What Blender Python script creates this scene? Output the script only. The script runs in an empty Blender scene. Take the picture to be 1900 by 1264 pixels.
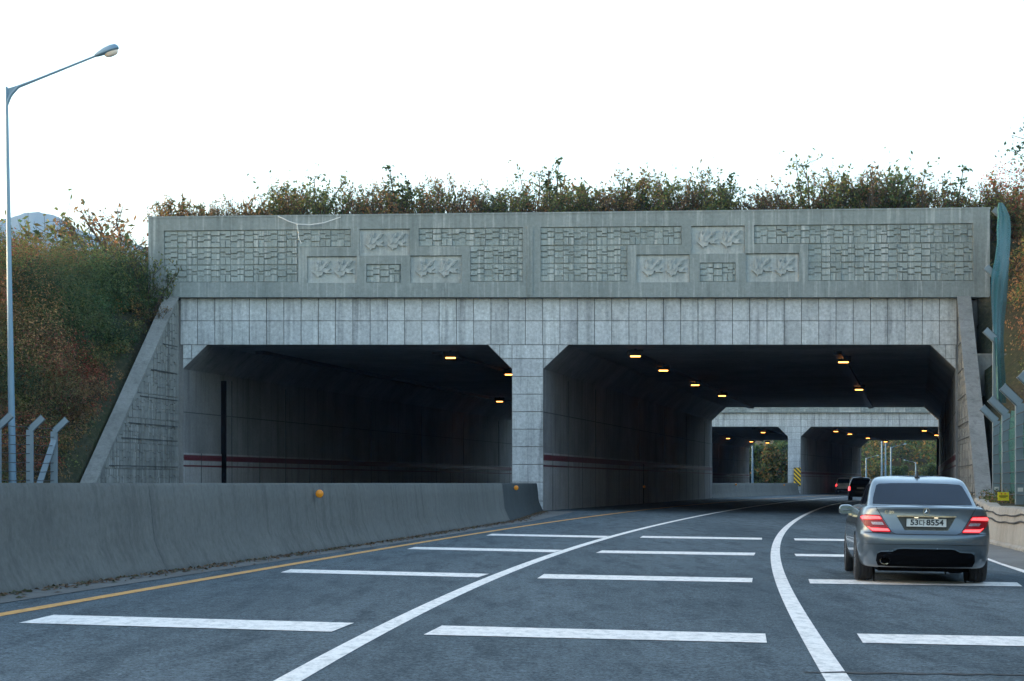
import bpy, bmesh, math, random
import numpy as np
from mathutils import Vector, Matrix
from mathutils.bvhtree import BVHTree
from mathutils.geometry import tessellate_polygon

R = math.radians
SC = bpy.context.scene
COL = SC.collection
random.seed(7)
RNG = np.random.default_rng(11)

# ------------------------------------------------------------------ camera, sky, sun, exposure
F, CX, HZ, CH = 4000.0, 950.0, 897.0, 1.24      # focal length in photo pixels, optical axis, eye height
cam_d = bpy.data.cameras.new("camera")
cam = bpy.data.objects.new("camera", cam_d)
COL.objects.link(cam)
cam.location = (0, 0, CH)
cam.rotation_euler = (R(90), 0, 0)
cam_d.sensor_width = 36
cam_d.lens = F / 1900 * 36
cam_d.shift_y = (HZ - 632) / 1900
cam_d.clip_start = 0.1
cam_d.clip_end = 20000
SC.camera = cam

SUN_EL, SUN_AZ = 5.0, -82.0                       # degrees; azimuth from +Y towards +X
world = bpy.data.worlds.new("World")
SC.world = world
world.use_nodes = True
wn = world.node_tree.nodes
bg = wn["Background"]
sky = wn.new("ShaderNodeTexSky")
sky.sky_type = 'NISHITA'
sky.sun_disc = False
sky.sun_elevation = R(SUN_EL)
sky.sun_rotation = R(SUN_AZ)
sky.air_density = 0.8
sky.dust_density = 1.6
sky.ozone_density = 0.8
world.node_tree.links.new(sky.outputs[0], bg.inputs[0])
bg.inputs[1].default_value = 0.15
sun_d = bpy.data.lights.new("sun", 'SUN')
sun_d.energy = 0.6
sun_d.angle = R(10)
sun_d.color = (1.0, 0.8, 0.62)
sun = bpy.data.objects.new("sun", sun_d)
COL.objects.link(sun)
sd = Vector((math.sin(R(SUN_AZ)) * math.cos(R(SUN_EL)), math.cos(R(SUN_AZ)) * math.cos(R(SUN_EL)), math.sin(R(SUN_EL))))
sun.rotation_euler = sd.to_track_quat('Z', 'Y').to_euler()
sun.location = (0, 0, 60)
SC.view_settings.view_transform = 'Standard'
SC.view_settings.look = 'None'
SC.view_settings.gamma = 1
SC.view_settings.use_curve_mapping = False
SC.view_settings.exposure = 3.0

# ------------------------------------------------------------------ road geometry
_xy = np.array([(0, -1.9), (13, -1.45), (26.6, -.3), (52, 2.3), (104, 10.3), (163, 22.5), (220, 36.5), (300, 60), (400, 96)])
_pf = np.polyfit(_xy[:, 0], _xy[:, 1], 4)
def xc(Y):
    Y = np.clip(Y, -60, 430)
    return np.polyval(_pf, Y)
def gz(x, Y):
    return -0.015 * np.clip(x - xc(Y), -26, 14)
def gnd(px, py):
    D = 40.0
    for _ in range(60):
        X = (px - CX) * D / F
        z = float(gz(X, D))
        D = 0.5 * D + 0.5 * (CH - z) * F / max(py - HZ, .5)
    return ((px - CX) * D / F, D)
def at(px, py, D):
    return Vector(((px - CX) * D / F, D, CH + (HZ - py) * D / F))

# ------------------------------------------------------------------ helpers
def tag(o, label=None, cat=None, group=None, kind=None):
    if label: o["label"] = label
    if cat: o["category"] = cat
    if group: o["group"] = group
    if kind: o["kind"] = kind
    return o

def thing(name, label, cat, loc=(0, 0, 0), rot=(0, 0, 0), group=None):
    o = bpy.data.objects.new(name, None)
    COL.objects.link(o)
    o.location = loc
    o.rotation_euler = rot
    o.empty_display_size = .3
    return tag(o, label, cat, group)

def copy_tree(o, parent=None):
    c = o.copy()
    COL.objects.link(c)
    if parent is not None:
        c.parent = parent
    for ch in list(o.children):
        copy_tree(ch, c)
    return c

class MB:
    def __init__(s):
        s.v, s.f, s.c, s.m = [], [], [], []
    def add(s, vs, fs, col=None, mi=0):
        b = len(s.v)
        s.v += [tuple(v) for v in vs]
        for f in fs:
            s.f.append([b + i for i in f])
            s.c.append(col or (1, 1, 1))
            s.m.append(mi)
        return s
    def box(s, x0, x1, y0, y1, z0, z1, col=None, mi=0):
        v = [(x0, y0, z0), (x1, y0, z0), (x1, y1, z0), (x0, y1, z0), (x0, y0, z1), (x1, y0, z1), (x1, y1, z1), (x0, y1, z1)]
        return s.add(v, [(3, 2, 1, 0), (4, 5, 6, 7), (0, 1, 5, 4), (1, 2, 6, 5), (2, 3, 7, 6), (3, 0, 4, 7)], col, mi)
    def prism(s, poly, ext, col=None, mi=0, cap=True):
        """poly: 3D points of a planar outline, ext: extrusion vector"""
        poly = [Vector(p) for p in poly]
        ext = Vector(ext)
        n = len(poly)
        vs = poly + [p + ext for p in poly]
        nrm = Vector((0, 0, 0))
        for i in range(n):
            nrm += poly[i].cross(poly[(i + 1) % n])
        flip = nrm.dot(ext) > 0
        fs = []
        for i in range(n):
            j = (i + 1) % n
            fs.append((i, j, n + j, n + i) if flip else (j, i, n + i, n + j))
        if cap:
            if n <= 4:
                a = list(range(n)); b = [n + i for i in range(n)]
                fs.append(a[::-1] if flip else a); fs.append(b if flip else b[::-1])
            else:
                for t in tessellate_polygon([poly]):
                    t = list(t)
                    tn = (poly[t[1]] - poly[t[0]]).cross(poly[t[2]] - poly[t[0]])
                    if tn.dot(nrm) < 0: t = t[::-1]
                    fs.append(t[::-1] if flip else t)
                    u = [n + i for i in t]
                    fs.append(u if flip else u[::-1])
        return s.add(vs, fs, col, mi)
    def tube(s, pts, rad, n=8, col=None, cap=True, mi=0):
        pts = [Vector(p) for p in pts]
        rs = rad if isinstance(rad, (list, tuple)) else [rad] * len(pts)
        vs, fs = [], []
        for i, p in enumerate(pts):
            d = (pts[min(i + 1, len(pts) - 1)] - pts[max(i - 1, 0)]).normalized()
            a = d.cross(Vector((0, 0, 1)))
            if a.length < .05: a = d.cross(Vector((0, 1, 0)))
            a.normalize()
            b = d.cross(a)
            for k in range(n):
                t = 2 * math.pi * k / n
                vs.append(p + (a * math.cos(t) + b * math.sin(t)) * rs[i])
        for i in range(len(pts) - 1):
            for k in range(n):
                k2 = (k + 1) % n
                fs.append((i * n + k, (i + 1) * n + k, (i + 1) * n + k2, i * n + k2))
        if cap:
            fs.append(list(range(n)))
            fs.append([(len(pts) - 1) * n + k for k in range(n)][::-1])
        return s.add(vs, fs, col, mi)
    def bar(s, p0, p1, w, h, up=(0, 0, 1), col=None, mi=0):
        p0, p1 = Vector(p0), Vector(p1)
        d = (p1 - p0).normalized()
        a = d.cross(Vector(up))
        if a.length < .01: a = d.cross(Vector((1, 0, 0)))
        a.normalize()
        b = a.cross(d)
        a *= w / 2; b *= h / 2
        return s.prism([p0 - a - b, p0 + a - b, p0 + a + b, p0 - a + b], p1 - p0, col, mi)
    def lathe(s, prof, c=(0, 0, 0), axis='Z', n=20, col=None, mi=0):
        """prof: list of (r, h)"""
        vs, fs = [], []
        c = Vector(c)
        for r, h in prof:
            for k in range(n):
                t = 2 * math.pi * k / n
                p = {'Z': (r * math.cos(t), r * math.sin(t), h), 'X': (h, r * math.cos(t), r * math.sin(t)), 'Y': (r * math.sin(t), h, r * math.cos(t))}[axis]
                vs.append(c + Vector(p))
        for i in range(len(prof) - 1):
            for k in range(n):
                k2 = (k + 1) % n
                fs.append((i * n + k, i * n + k2, (i + 1) * n + k2, (i + 1) * n + k))
        if prof[0][0] > 1e-6: fs.append(list(range(n))[::-1])
        if prof[-1][0] > 1e-6: fs.append([(len(prof) - 1) * n + k for k in range(n)])
        return s.add(vs, fs, col, mi)
    def mesh(s, name, mats, org=(0, 0, 0), smooth=False, sharp=None, tint=False):
        me = bpy.data.meshes.new(name)
        o = Vector(org)
        me.from_pydata([(v[0] - o.x, v[1] - o.y, v[2] - o.z) for v in s.v], [], s.f)
        for m in (mats if isinstance(mats, (list, tuple)) else [mats]):
            me.materials.append(m)
        me.polygons.foreach_set("material_index", s.m)
        if tint:
            ca = me.color_attributes.new("tint", 'FLOAT_COLOR', 'CORNER')
            buf = []
            for f, c in zip(s.f, s.c):
                buf += [c[0], c[1], c[2], 1.0] * len(f)
            ca.data.foreach_set("color", buf)
        if smooth:
            me.polygons.foreach_set("use_smooth", [True] * len(me.polygons))
            if sharp: me.set_sharp_from_angle(angle=R(sharp))
        me.update()
        return me
    def build(s, name, mats, parent=None, **kw):
        org = parent.matrix_world.translation if parent is not None else (0, 0, 0)
        if parent is not None:
            p = parent; org = Vector((0, 0, 0))
            while p is not None:
                org += p.location; p = p.parent
        if kw.pop("local", False): org = (0, 0, 0)
        o = bpy.data.objects.new(name, s.mesh(name, mats, org, **kw))
        COL.objects.link(o)
        if parent is not None: o.parent = parent
        return o

def clip_poly(poly, a, b, c):
    """keep the part of a 2D polygon where a*x+b*y<=c"""
    out = []
    n = len(poly)
    for i in range(n):
        p, q = poly[i], poly[(i + 1) % n]
        dp, dq = a * p[0] + b * p[1] - c, a * q[0] + b * q[1] - c
        if dp <= 0: out.append(p)
        if (dp < 0 < dq) or (dq < 0 < dp):
            t = dp / (dp - dq)
            out.append((p[0] + t * (q[0] - p[0]), p[1] + t * (q[1] - p[1])))
    return out

def shrink(poly, g):
    """move every edge of a convex CCW polygon inwards by g"""
    out = poly
    n = len(poly)
    for i in range(n):
        p, q = poly[i], poly[(i + 1) % n]
        ex, ey = q[0] - p[0], q[1] - p[1]
        L = math.hypot(ex, ey)
        if L < 1e-6: continue
        nx, ny = ey / L, -ex / L
        out = clip_poly(out, nx, ny, nx * p[0] + ny * p[1] - g)
        if len(out) < 3: return []
    return out

# ------------------------------------------------------------------ materials
def nodes_of(name):
    m = bpy.data.materials.new(name)
    m.use_nodes = True
    nt = m.node_tree
    return m, nt, nt.nodes, nt.links, nt.nodes["Principled BSDF"]

def ramp(N, L, src, stops):
    r = N.new("ShaderNodeValToRGB")
    el = r.color_ramp.elements
    while len(el) < len(stops): el.new(.5)
    for e, (p, c) in zip(el, stops):
        e.position = p
        e.color = (c, c, c, 1) if not hasattr(c, "__len__") else (*c, 1)
    L.new(src, r.inputs[0])
    return r.outputs[0]

def noise(N, L, vec, scale, detail=4, rough=.55, mapscale=None, rot=None):
    if mapscale or rot:
        mp = N.new("ShaderNodeMapping")
        if mapscale: mp.inputs["Scale"].default_value = mapscale
        if rot: mp.inputs["Rotation"].default_value = rot
        L.new(vec, mp.inputs[0]); vec = mp.outputs[0]
    n = N.new("ShaderNodeTexNoise")
    n.inputs["Scale"].default_value = scale
    n.inputs["Detail"].default_value = detail
    n.inputs["Roughness"].default_value = rough
    L.new(vec, n.inputs["Vector"])
    return n.outputs["Fac"]

def mix(N, L, a, b, fac, mode='MIX'):
    m = N.new("ShaderNodeMix")
    m.data_type = 'RGBA'
    m.blend_type = mode
    for sock, v in ((m.inputs[6], a), (m.inputs[7], b), (m.inputs[0], fac)):
        if hasattr(v, "links") or isinstance(v, bpy.types.NodeSocket): L.new(v, sock)
        elif hasattr(v, "__len__"): sock.default_value = (*v, 1)
        else: sock.default_value = v
    return m.outputs[2]

def bump(N, L, P, h, dist, strength=1.0):
    b = N.new("ShaderNodeBump")
    b.inputs["Distance"].default_value = dist
    b.inputs["Strength"].default_value = strength
    L.new(h, b.inputs["Height"])
    L.new(b.outputs[0], P.inputs["Normal"])

def concrete(name, base, stain, streak=.5, light=None, rough=.9, tint=False, scale=1.0, bmp=.006, grain=.12):
    m, nt, N, L, P = nodes_of(name)
    tc = N.new("ShaderNodeTexCoord").outputs["Object"]
    big = noise(N, L, tc, .35 * scale, 6, .6)
    st = noise(N, L, tc, 1.0, 7, .65, mapscale=(2.6 * scale, 2.6 * scale, .16 * scale))
    st2 = noise(N, L, tc, 1.0, 5, .6, mapscale=(5.5 * scale, 5.5 * scale, .22 * scale))
    fine = noise(N, L, tc, 9 * scale, 8, .7)
    c = mix(N, L, base, stain, ramp(N, L, big, [(.35, 0), (.7, .75)]))
    c = mix(N, L, c, tuple(x * .55 for x in stain), ramp(N, L, st, [(.5, 0), (.72, streak)]))
    if light:
        c = mix(N, L, c, light, ramp(N, L, st2, [(.53, 0), (.68, .75)]))
    c = mix(N, L, c, ramp(N, L, fine, [(.3, 1 - grain * 1.6), (.7, 1 + grain)]), 1.0, 'MULTIPLY')
    if tint:
        a = N.new("ShaderNodeAttribute"); a.attribute_name = "tint"
        c = mix(N, L, c, a.outputs["Color"], 1.0, 'MULTIPLY')
    L.new(c, P.inputs["Base Color"])
    P.inputs["Roughness"].default_value = rough
    P.inputs["Specular IOR Level"].default_value = .25
    bump(N, L, P, fine, bmp)
    return m

def plain(name, col, rough=.5, metal=0, var=.12, scale=6, spec=.5, coat=0, bmp=0, emit=None, estr=0):
    m, nt, N, L, P = nodes_of(name)
    tc = N.new("ShaderNodeTexCoord").outputs["Object"]
    n = noise(N, L, tc, scale, 5, .6)
    c = mix(N, L, tuple(x * (1 - var) for x in col), tuple(min(1, x * (1 + var)) for x in col), n)
    L.new(c, P.inputs["Base Color"])
    L.new(ramp(N, L, n, [(.3, max(0, rough - .06)), (.7, min(1, rough + .06))]), P.inputs["Roughness"])
    P.inputs["Metallic"].default_value = metal
    P.inputs["Specular IOR Level"].default_value = spec
    P.inputs["Coat Weight"].default_value = coat
    P.inputs["Coat Roughness"].default_value = .05
    if bmp: bump(N, L, P, n, bmp)
    if emit:
        P.inputs["Emission Color"].default_value = (*emit, 1)
        P.inputs["Emission Strength"].default_value = estr
    return m

def leafy(name, trans=.3, hue=0.0):
    m, nt, N, L, P = nodes_of(name)
    a = N.new("ShaderNodeAttribute"); a.attribute_name = "tint"
    oi = N.new("ShaderNodeObjectInfo")
    c = a.outputs["Color"]
    if hue:
        h = N.new("ShaderNodeHueSaturation")
        mr = N.new("ShaderNodeMapRange")
        mr.inputs["To Min"].default_value = .5 - hue; mr.inputs["To Max"].default_value = .5 + hue
        L.new(oi.outputs["Random"], mr.inputs["Value"])
        L.new(mr.outputs[0], h.inputs["Hue"])
        L.new(c, h.inputs["Color"]); c = h.outputs[0]
    L.new(c, P.inputs["Base Color"])
    P.inputs["Roughness"].default_value = .65
    P.inputs["Specular IOR Level"].default_value = .2
    t = N.new("ShaderNodeBsdfTranslucent")
    L.new(c, t.inputs["Color"])
    ms = N.new("ShaderNodeMixShader")
    ms.inputs[0].default_value = trans
    L.new(P.outputs[0], ms.inputs[1]); L.new(t.outputs[0], ms.inputs[2])
    L.new(ms.outputs[0], N["Material Output"].inputs[0])
    return m

def asphalt():
    m, nt, N, L, P = nodes_of("asphalt")
    tc = N.new("ShaderNodeTexCoord").outputs["Object"]
    big = noise(N, L, tc, .25, 5, .6, mapscale=(1.6, .25, 1))
    mid = noise(N, L, tc, 1.4, 6, .65, mapscale=(2.2, .3, 1))
    g = noise(N, L, tc, 38, 3, .85)
    g2 = noise(N, L, tc, 9, 6, .85)
    c = mix(N, L, (.060, .076, .085), (.116, .139, .150), ramp(N, L, big, [(.3, 0), (.72, 1)]))
    c = mix(N, L, c, (.040, .051, .058), ramp(N, L, mid, [(.47, 0), (.7, .85)]))
    c = mix(N, L, c, ramp(N, L, g, [(.33, .2), (.67, 1.9)]), 1.0, 'MULTIPLY')
    c = mix(N, L, c, ramp(N, L, g2, [(.3, .6), (.7, 1.42)]), 1.0, 'MULTIPLY')
    L.new(c, P.inputs["Base Color"])
    P.inputs["Roughness"].default_value = .82
    P.inputs["Specular IOR Level"].default_value = .06
    bump(N, L, P, g, .006)
    return m

def roadpaint(name, col):
    m, nt, N, L, P = nodes_of(name)
    tc = N.new("ShaderNodeTexCoord").outputs["Object"]
    w = noise(N, L, tc, 7, 8, .75, mapscale=(1.5, .6, 1))
    g = noise(N, L, tc, 45, 4, .8)
    c = mix(N, L, col, tuple(x * .42 for x in col), ramp(N, L, w, [(.46, 0), (.72, .9)]))
    c = mix(N, L, c, ramp(N, L, g, [(.3, .82), (.7, 1.08)]), 1.0, 'MULTIPLY')
    L.new(c, P.inputs["Base Color"])
    P.inputs["Roughness"].default_value = .7
    bump(N, L, P, g, .003)
    return m

def carpaint(name, col, metal=.55):
    m, nt, N, L, P = nodes_of(name)
    tc = N.new("ShaderNodeTexCoord").outputs["Object"]
    n = noise(N, L, tc, 900, 2, .5)
    d = noise(N, L, tc, 3, 5, .6)
    c = mix(N, L, tuple(x * .86 for x in col), tuple(x * 1.14 for x in col), n)
    c = mix(N, L, c, (.13, .125, .115), ramp(N, L, d, [(.5, 0), (.8, .25)]))
    L.new(c, P.inputs["Base Color"])
    P.inputs["Metallic"].default_value = metal
    P.inputs["Roughness"].default_value = .34
    P.inputs["Coat Weight"].default_value = .8
    P.inputs["Coat Roughness"].default_value = .06
    return m

def ground_mat(name, a, b, c2=None):
    m, nt, N, L, P = nodes_of(name)
    tc = N.new("ShaderNodeTexCoord").outputs["Object"]
    n = noise(N, L, tc, .4, 7, .65)
    f = noise(N, L, tc, 6, 6, .7)
    c = mix(N, L, a, b, ramp(N, L, n, [(.35, 0), (.65, 1)]))
    if c2: c = mix(N, L, c, c2, ramp(N, L, f, [(.5, 0), (.7, .8)]))
    c = mix(N, L, c, ramp(N, L, f, [(.3, .7), (.7, 1.25)]), 1.0, 'MULTIPLY')
    L.new(c, P.inputs["Base Color"])
    P.inputs["Roughness"].default_value = .95
    P.inputs["Specular IOR Level"].default_value = .1
    bump(N, L, P, f, .05)
    return m

M = {}
M['asphalt'] = asphalt()
M['white'] = roadpaint("white_road_paint", (.88, .81, .74))
M['yellow'] = roadpaint("yellow_road_paint", (.72, .33, .055))
M['beam'] = concrete("weathered_concrete", (.25, .276, .272), (.168, .196, .195), .55, (.40, .42, .41))
M['stone'] = concrete("stone_relief", (.295, .33, .32), (.205, .24, .236), .45, (.46, .47, .46), tint=True, bmp=.02, scale=1.3)
M['leaf_relief'] = concrete("leaf_relief", (.39, .41, .40), (.26, .285, .285), .5, (.5, .5, .49), bmp=.012)
M['tile'] = concrete("granite_tile", (.50, .515, .52), (.41, .425, .435), 1.0, (.56, .575, .575), tint=True, grain=.2, bmp=.003)
M['joint'] = concrete("joint_mortar", (.085, .09, .09), (.06, .065, .065), .3)
M['shell'] = concrete("tunnel_concrete", (.24, .235, .23), (.12, .12, .12), .6)
M['wallpanel'] = concrete("tunnel_wall_panel", (.36, .35, .34), (.24, .22, .21), .7)
M['stripe'] = plain("red_wall_stripe", (.11, .018, .024), .6)
M['wing'] = concrete("wing_wall_concrete", (.25, .25, .235), (.16, .165, .155), .95, (.4, .4, .38), tint=True, bmp=.02)
M['coping'] = concrete("coping_concrete", (.25, .25, .235), (.15, .15, .14), .6, None, bmp=.03)
M['barrier'] = concrete("barrier_concrete", (.172, .172, .158), (.125, .125, .115), .55, None, grain=.14)
M['patch'] = concrete("dark_patch", (.07, .08, .08), (.045, .05, .05), .5)
M['kerbwall'] = concrete("low_wall_concrete", (.33, .315, .28), (.22, .20, .17), .6, None)
M['gutter'] = concrete("gutter_concrete", (.20, .19, .175), (.11, .10, .09), .3, None)
M['debris'] = ground_mat("dry_debris", (.10, .075, .055), (.16, .125, .095), (.07, .045, .03))
M['crack'] = plain("crack", (.03, .03, .03), .9)
M['steel'] = plain("galvanised_steel", (.20, .25, .285), .5, .3, .15, 3)
M['lampsteel'] = plain("grey_blue_pole_paint", (.16, .25, .33), .45, .2, .12, 2)
M['wire'] = plain("wire", (.02, .022, .022), .6)
M['white_plastic'] = plain("white_plastic", (.6, .6, .58), .5)
M['lens'] = plain("lamp_glass", (.72, .58, .48), .3)
M['orange'] = plain("orange_reflector", (.95, .30, .01), .35, emit=(1, .30, .0), estr=.0)
M['black'] = plain("black_plastic", (.012, .012, .013), .5)
M['rubber'] = plain("tyre_rubber", (.018, .018, .019), .85)
M['soil'] = ground_mat("soil", (.05, .042, .03), (.035, .045, .022), (.08, .06, .035))
M['grass'] = ground_mat("rough_ground", (.05, .05, .03), (.04, .055, .025))
M['bark'] = plain("bark", (.06, .045, .035), .9, 0, .3, 9)
M['leaf'] = leafy("leaves", .5, .012)
M['glow'] = plain("sodium_lamp", (.9, .5, .2), .4, emit=(1.0, .36, .07), estr=1.3)
M['void'] = plain("matt_black", (.004, .004, .005), .9, spec=.05)
M['net'] = None
# ------------------------------------------------------------------ ground, hills, road
def structure(o): o["kind"] = "structure"; return o

g = MB().add([(-9000, -800, -1.2), (9000, -800, -1.2), (9000, 12000, -1.2), (-9000, 12000, -1.2)], [(0, 1, 2, 3)])
structure(g.build("ground", M['grass']))

YS = [-30 + 4 * i for i in range(114)]
def ribbon(mb, ys, xl, xr, dz, nx=1, mi=0):
    """a sheet between two lateral curves xl(Y), xr(Y) that lies dz above the road plane"""
    vs, fs = [], []
    for y in ys:
        a, b = xl(y), xr(y)
        for k in range(nx + 1):
            x = a + (b - a) * k / nx
            vs.append((x, y, float(gz(x, y)) + dz))
    w = nx + 1
    for i in range(len(ys) - 1):
        for k in range(nx):
            fs.append((i * w + k, i * w + k + 1, (i + 1) * w + k + 1, (i + 1) * w + k))
    return mb.add(vs, fs, mi=mi)
structure(ribbon(MB(), YS, lambda y: float(xc(y)) - 26, lambda y: float(xc(y)) + 14, 0, 20).build("road", M['asphalt']))

BAR = np.array([(-30, -11.9), (8, -7.3), (23, -5.35), (43, -2.7), (68, .05), (90, 1.31)])
def bar_x(y): return float(np.interp(y, BAR[:, 0], BAR[:, 1]))
def line_from_px(pts, y_ext=None):
    w = np.array([gnd(*p) for p in pts])
    if y_ext: w = np.vstack([np.array(y_ext[0]).reshape(-1, 2), w, np.array(y_ext[1]).reshape(-1, 2)]) if len(y_ext) == 2 else w
    w = w[np.argsort(w[:, 1])]
    return w
def stroke(name, w, width, mat, y0=None, y1=None, dz=.004, deg=4):
    """painted line: a smooth curve x(Y) through the points"""
    pf = np.polyfit(w[:, 1], w[:, 0], min(deg, len(w) - 1))
    a, b = y0 if y0 is not None else w[0, 1], y1 if y1 is not None else w[-1, 1]
    n = max(12, int((b - a) / 1.5))
    ys = np.linspace(a, b, n)
    f = lambda y: float(np.polyval(pf, y))
    d = lambda y: (width / 2) * math.sqrt(1 + ((f(y + .5) - f(y - .5)) ** 2))
    return structure(ribbon(MB(), ys, lambda y: f(y) - d(y), lambda y: f(y) + d(y), dz).build(name, mat)), f
# lines run on with the curve of the road beyond the farthest point one can still measure
far = [(float(xc(y)), y) for y in (150, 190, 230, 270, 310, 350)]
l1 = line_from_px([(514, 1264), (700, 1178), (905, 1082), (1047, 1023), (1129, 995), (1235, 970), (1344, 950.5)])
l1 = np.vstack([np.array([(-1.75, 5)]), l1, np.array(far)])
_, f1 = stroke("lane_line", l1, .17, M['white'], 6, 330, deg=6)
l2 = line_from_px([(1552, 1264), (1540, 1235), (1489.5, 1152.6), (1451.6, 1083), (1437.7, 1039), (1445, 1001), (1470.5, 969.5), (1514.8, 946)])
# the curved line: measured points, then parallel to the road
l2far = np.array([(float(xc(y)) + 3.9, y) for y in (140, 190, 240, 300)])
ys2 = np.concatenate([l2[:, 1], l2far[:, 1]]); xs2 = np.concatenate([l2[:, 0], l2far[:, 0]])
_, f2 = stroke("lane_line", np.stack([xs2, ys2], 1), .17, M['white'], float(l2[0, 1]) - 2.5, 300, deg=7)
ly = line_from_px([(0, 1141), (350, 1081), (700, 1020), (943, 979.5), (1053.8, 965.6), (1156, 952)])
ly = np.vstack([np.array([(-5.6, 10)]), ly, np.array([(float(xc(y)) - 3.2, y) for y in (110, 150, 200, 260, 330)])])
_, fy = stroke("edge_line", ly, .16, M['yellow'], 8, 330, deg=5)
lr = np.vstack([np.array([gnd(1900, 1068.7), gnd(1834.7, 1046)]), np.array([(float(xc(y)) + 8.4, y) for y in (60, 90, 130, 180, 240, 300)]), np.array([(6.0, 14)])])
lr = lr[np.argsort(lr[:, 1])]
_, fr = stroke("edge_line", lr, .17, M['white'], 12, 300, deg=4)

STRIPS = [
    [(100, 1142), (657, 1157), (615, 1173.5), (35, 1157)], [(540, 1057), (908, 1065.5), (887, 1072), (521, 1063)],
    [(770, 1015.5), (1044, 1021), (1028, 1025.5), (755, 1019.5)], [(913, 991), (1131, 995), (1119, 998.5), (902, 994)],
    [(820, 1162), (1420, 1177), (1423, 1194), (786, 1179)], [(1009.5, 1066), (1396.6, 1073.5), (1395.4, 1081.5), (997, 1074)],
    [(1117, 1022), (1401.7, 1026.3), (1399, 1031.4), (1106, 1026.5)], [(1192.6, 995), (1414, 998.5), (1413.7, 1002), (1187, 998.3)],
    [(1590, 1177), (2010, 1184.5), (2030, 1203), (1601, 1194)], [(1500, 1075.5), (1887, 1081.5), (1897, 1089), (1503, 1083.5)],
    [(1474, 1028.3), (1770, 1032.5), (1774, 1037), (1477, 1032.6)], [(1473, 999.5), (1712, 1003), (1716, 1006.4), (1475, 1003.2)]]
mb = MB()
for q in STRIPS:
    c = [gnd(*p) for p in q]
    n = 8
    vs, fs = [], []
    for i in range(n + 1):
        t = i / n
        for a, b in ((c[3], c[2]), (c[0], c[1])):
            x, y = a[0] + (b[0] - a[0]) * t, a[1] + (b[1] - a[1]) * t
            vs.append((x, y, float(gz(x, y)) + .006))
    for i in range(n): fs.append((2 * i, 2 * i + 2, 2 * i + 3, 2 * i + 1))
    mb.add(vs, fs)
structure(mb.build("cross_markings", M['white']))
# joints and cracks in the asphalt
mb = MB()
for a, b, w in (((1490, 1248), (2010, 1254), .05), ((1395, 1016), (1470, 1016.5), .05), ((1415, 1073), (1500, 1075), .03), ((1835, 1050), (1900, 1072), .0)):
    if not w: continue
    p, q = Vector((*gnd(*a), 0)), Vector((*gnd(*b), 0))
    n = 14
    pts = []
    for i in range(n + 1):
        r = p.lerp(q, i / n) + Vector((0, random.uniform(-.05, .05), 0))
        pts.append(r)
    for i in range(n):
        u, v = pts[i], pts[i + 1]
        ww = w * random.uniform(.5, 1.5)
        vs = [(u.x, u.y - ww, 0), (v.x, v.y - ww, 0), (v.x, v.y + ww, 0), (u.x, u.y + ww, 0)]
        mb.add([(x, y, float(gz(x, y)) + .005) for x, y, _ in vs], [(0, 1, 2, 3)])
structure(mb.build("road_crack", M['crack']))
# concrete gutter and the dry litter along the foot of the median barrier
gy = np.linspace(4, 89, 60)
structure(ribbon(MB(), gy, lambda y: bar_x(y) - .05, lambda y: bar_x(y) + .2 + .35 * (fy(y) - bar_x(y)), .006, 2).build("gutter", M['gutter']))
mb = MB()
for i in range(2600):
    y = random.uniform(14, 88); x = bar_x(y) + abs(random.gauss(0, .16)) + .02
    s = random.uniform(.015, .05); a = random.uniform(0, 6.3); z = float(gz(x, y)) + .012
    hh = random.uniform(.004, .03)
    mb.add([(x + s * math.cos(a), y + 2 * s * math.sin(a), z), (x - s * math.sin(a), y + s * math.cos(a), z), (x - s * math.cos(a), y - 2 * s * math.sin(a), z), (x, y, z + hh)], [(0, 1, 3), (1, 2, 3), (2, 0, 3)], random.choice([(.22, .13, .08), (.28, .2, .13), (.15, .11, .08), (.12, .12, .07)]))
o = mb.build("leaf_litter", M['leaf'], tint=True); o["kind"] = "stuff"

# ------------------------------------------------------------------ overpasses
Z_SPR, Z_CEIL, Z_TOPSLAB = 6.01, 7.02, 8.6
LXL, LXR, LX2L, LX2R = -13.73, 18.52, 1.305, 0.0
BEAM_L, BEAM_R = -15.12, 19.87
def module_rects():
    r = []
    k = 0
    for u0, u1, js, gl, gr in ((0, .2, (.34, .66), 1, 0), (.2, .41, (.44, .75), 0, 1), (.41, .68, (.31, .68), 1, 1), (.68, .84, (.46, .74), 1, 0), (.84, 1, (.46, .62), 0, 1)):
        vs = [0, *js, 1]
        for i in range(3):
            r.append((u0, u1, vs[i], vs[i + 1], gl or (u0 > .6 and i == 0), gr or (u0 > .6 and i == 0), i + (0 if u1 <= .41 else 3 if u1 <= .68 else 6 + (5 if (i == 0 and u0 > .8) else 0))))
    return r
MODULE = module_rects()
def stone_wall(mb, to3, nrm, x0, x1, v0, v1, mw, gap, dep, clips=(), gv=None, seed=0):
    """irregular ashlar in the rectangle x0..x1, v0..v1 (one module high); to3(x, v) gives the 3D point, nrm points out"""
    rr = random.Random(seed)
    gv = gv or gap
    n = int(math.ceil((x1 - x0) / mw - 1e-6))
    for k in range(n):
        prot = [rr.uniform(.25, 1) * dep for _ in range(14)]
        sh = [rr.uniform(.90, 1.07) for _ in range(14)]
        for (u0, u1, a, b, gl, gr, idx) in MODULE:
            p0, p1 = x0 + (k + u0) * mw + (gap if gl else 0), x0 + (k + u1) * mw - (gap if gr else 0)
            p1 = min(p1, x1 - gap)
            if p1 - p0 < .02: continue
            q0, q1 = v0 + (v1 - v0) * a + gv, v0 + (v1 - v0) * b - gv
            poly = [(p0, q0), (p1, q0), (p1, q1), (p0, q1)]
            for c in clips:
                poly = clip_poly(poly, *c)
                if len(poly) < 3: break
            if len(poly) < 3: continue
            mb.prism([to3(*p) for p in poly], Vector(nrm) * prot[idx], (sh[idx],) * 3)

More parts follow.
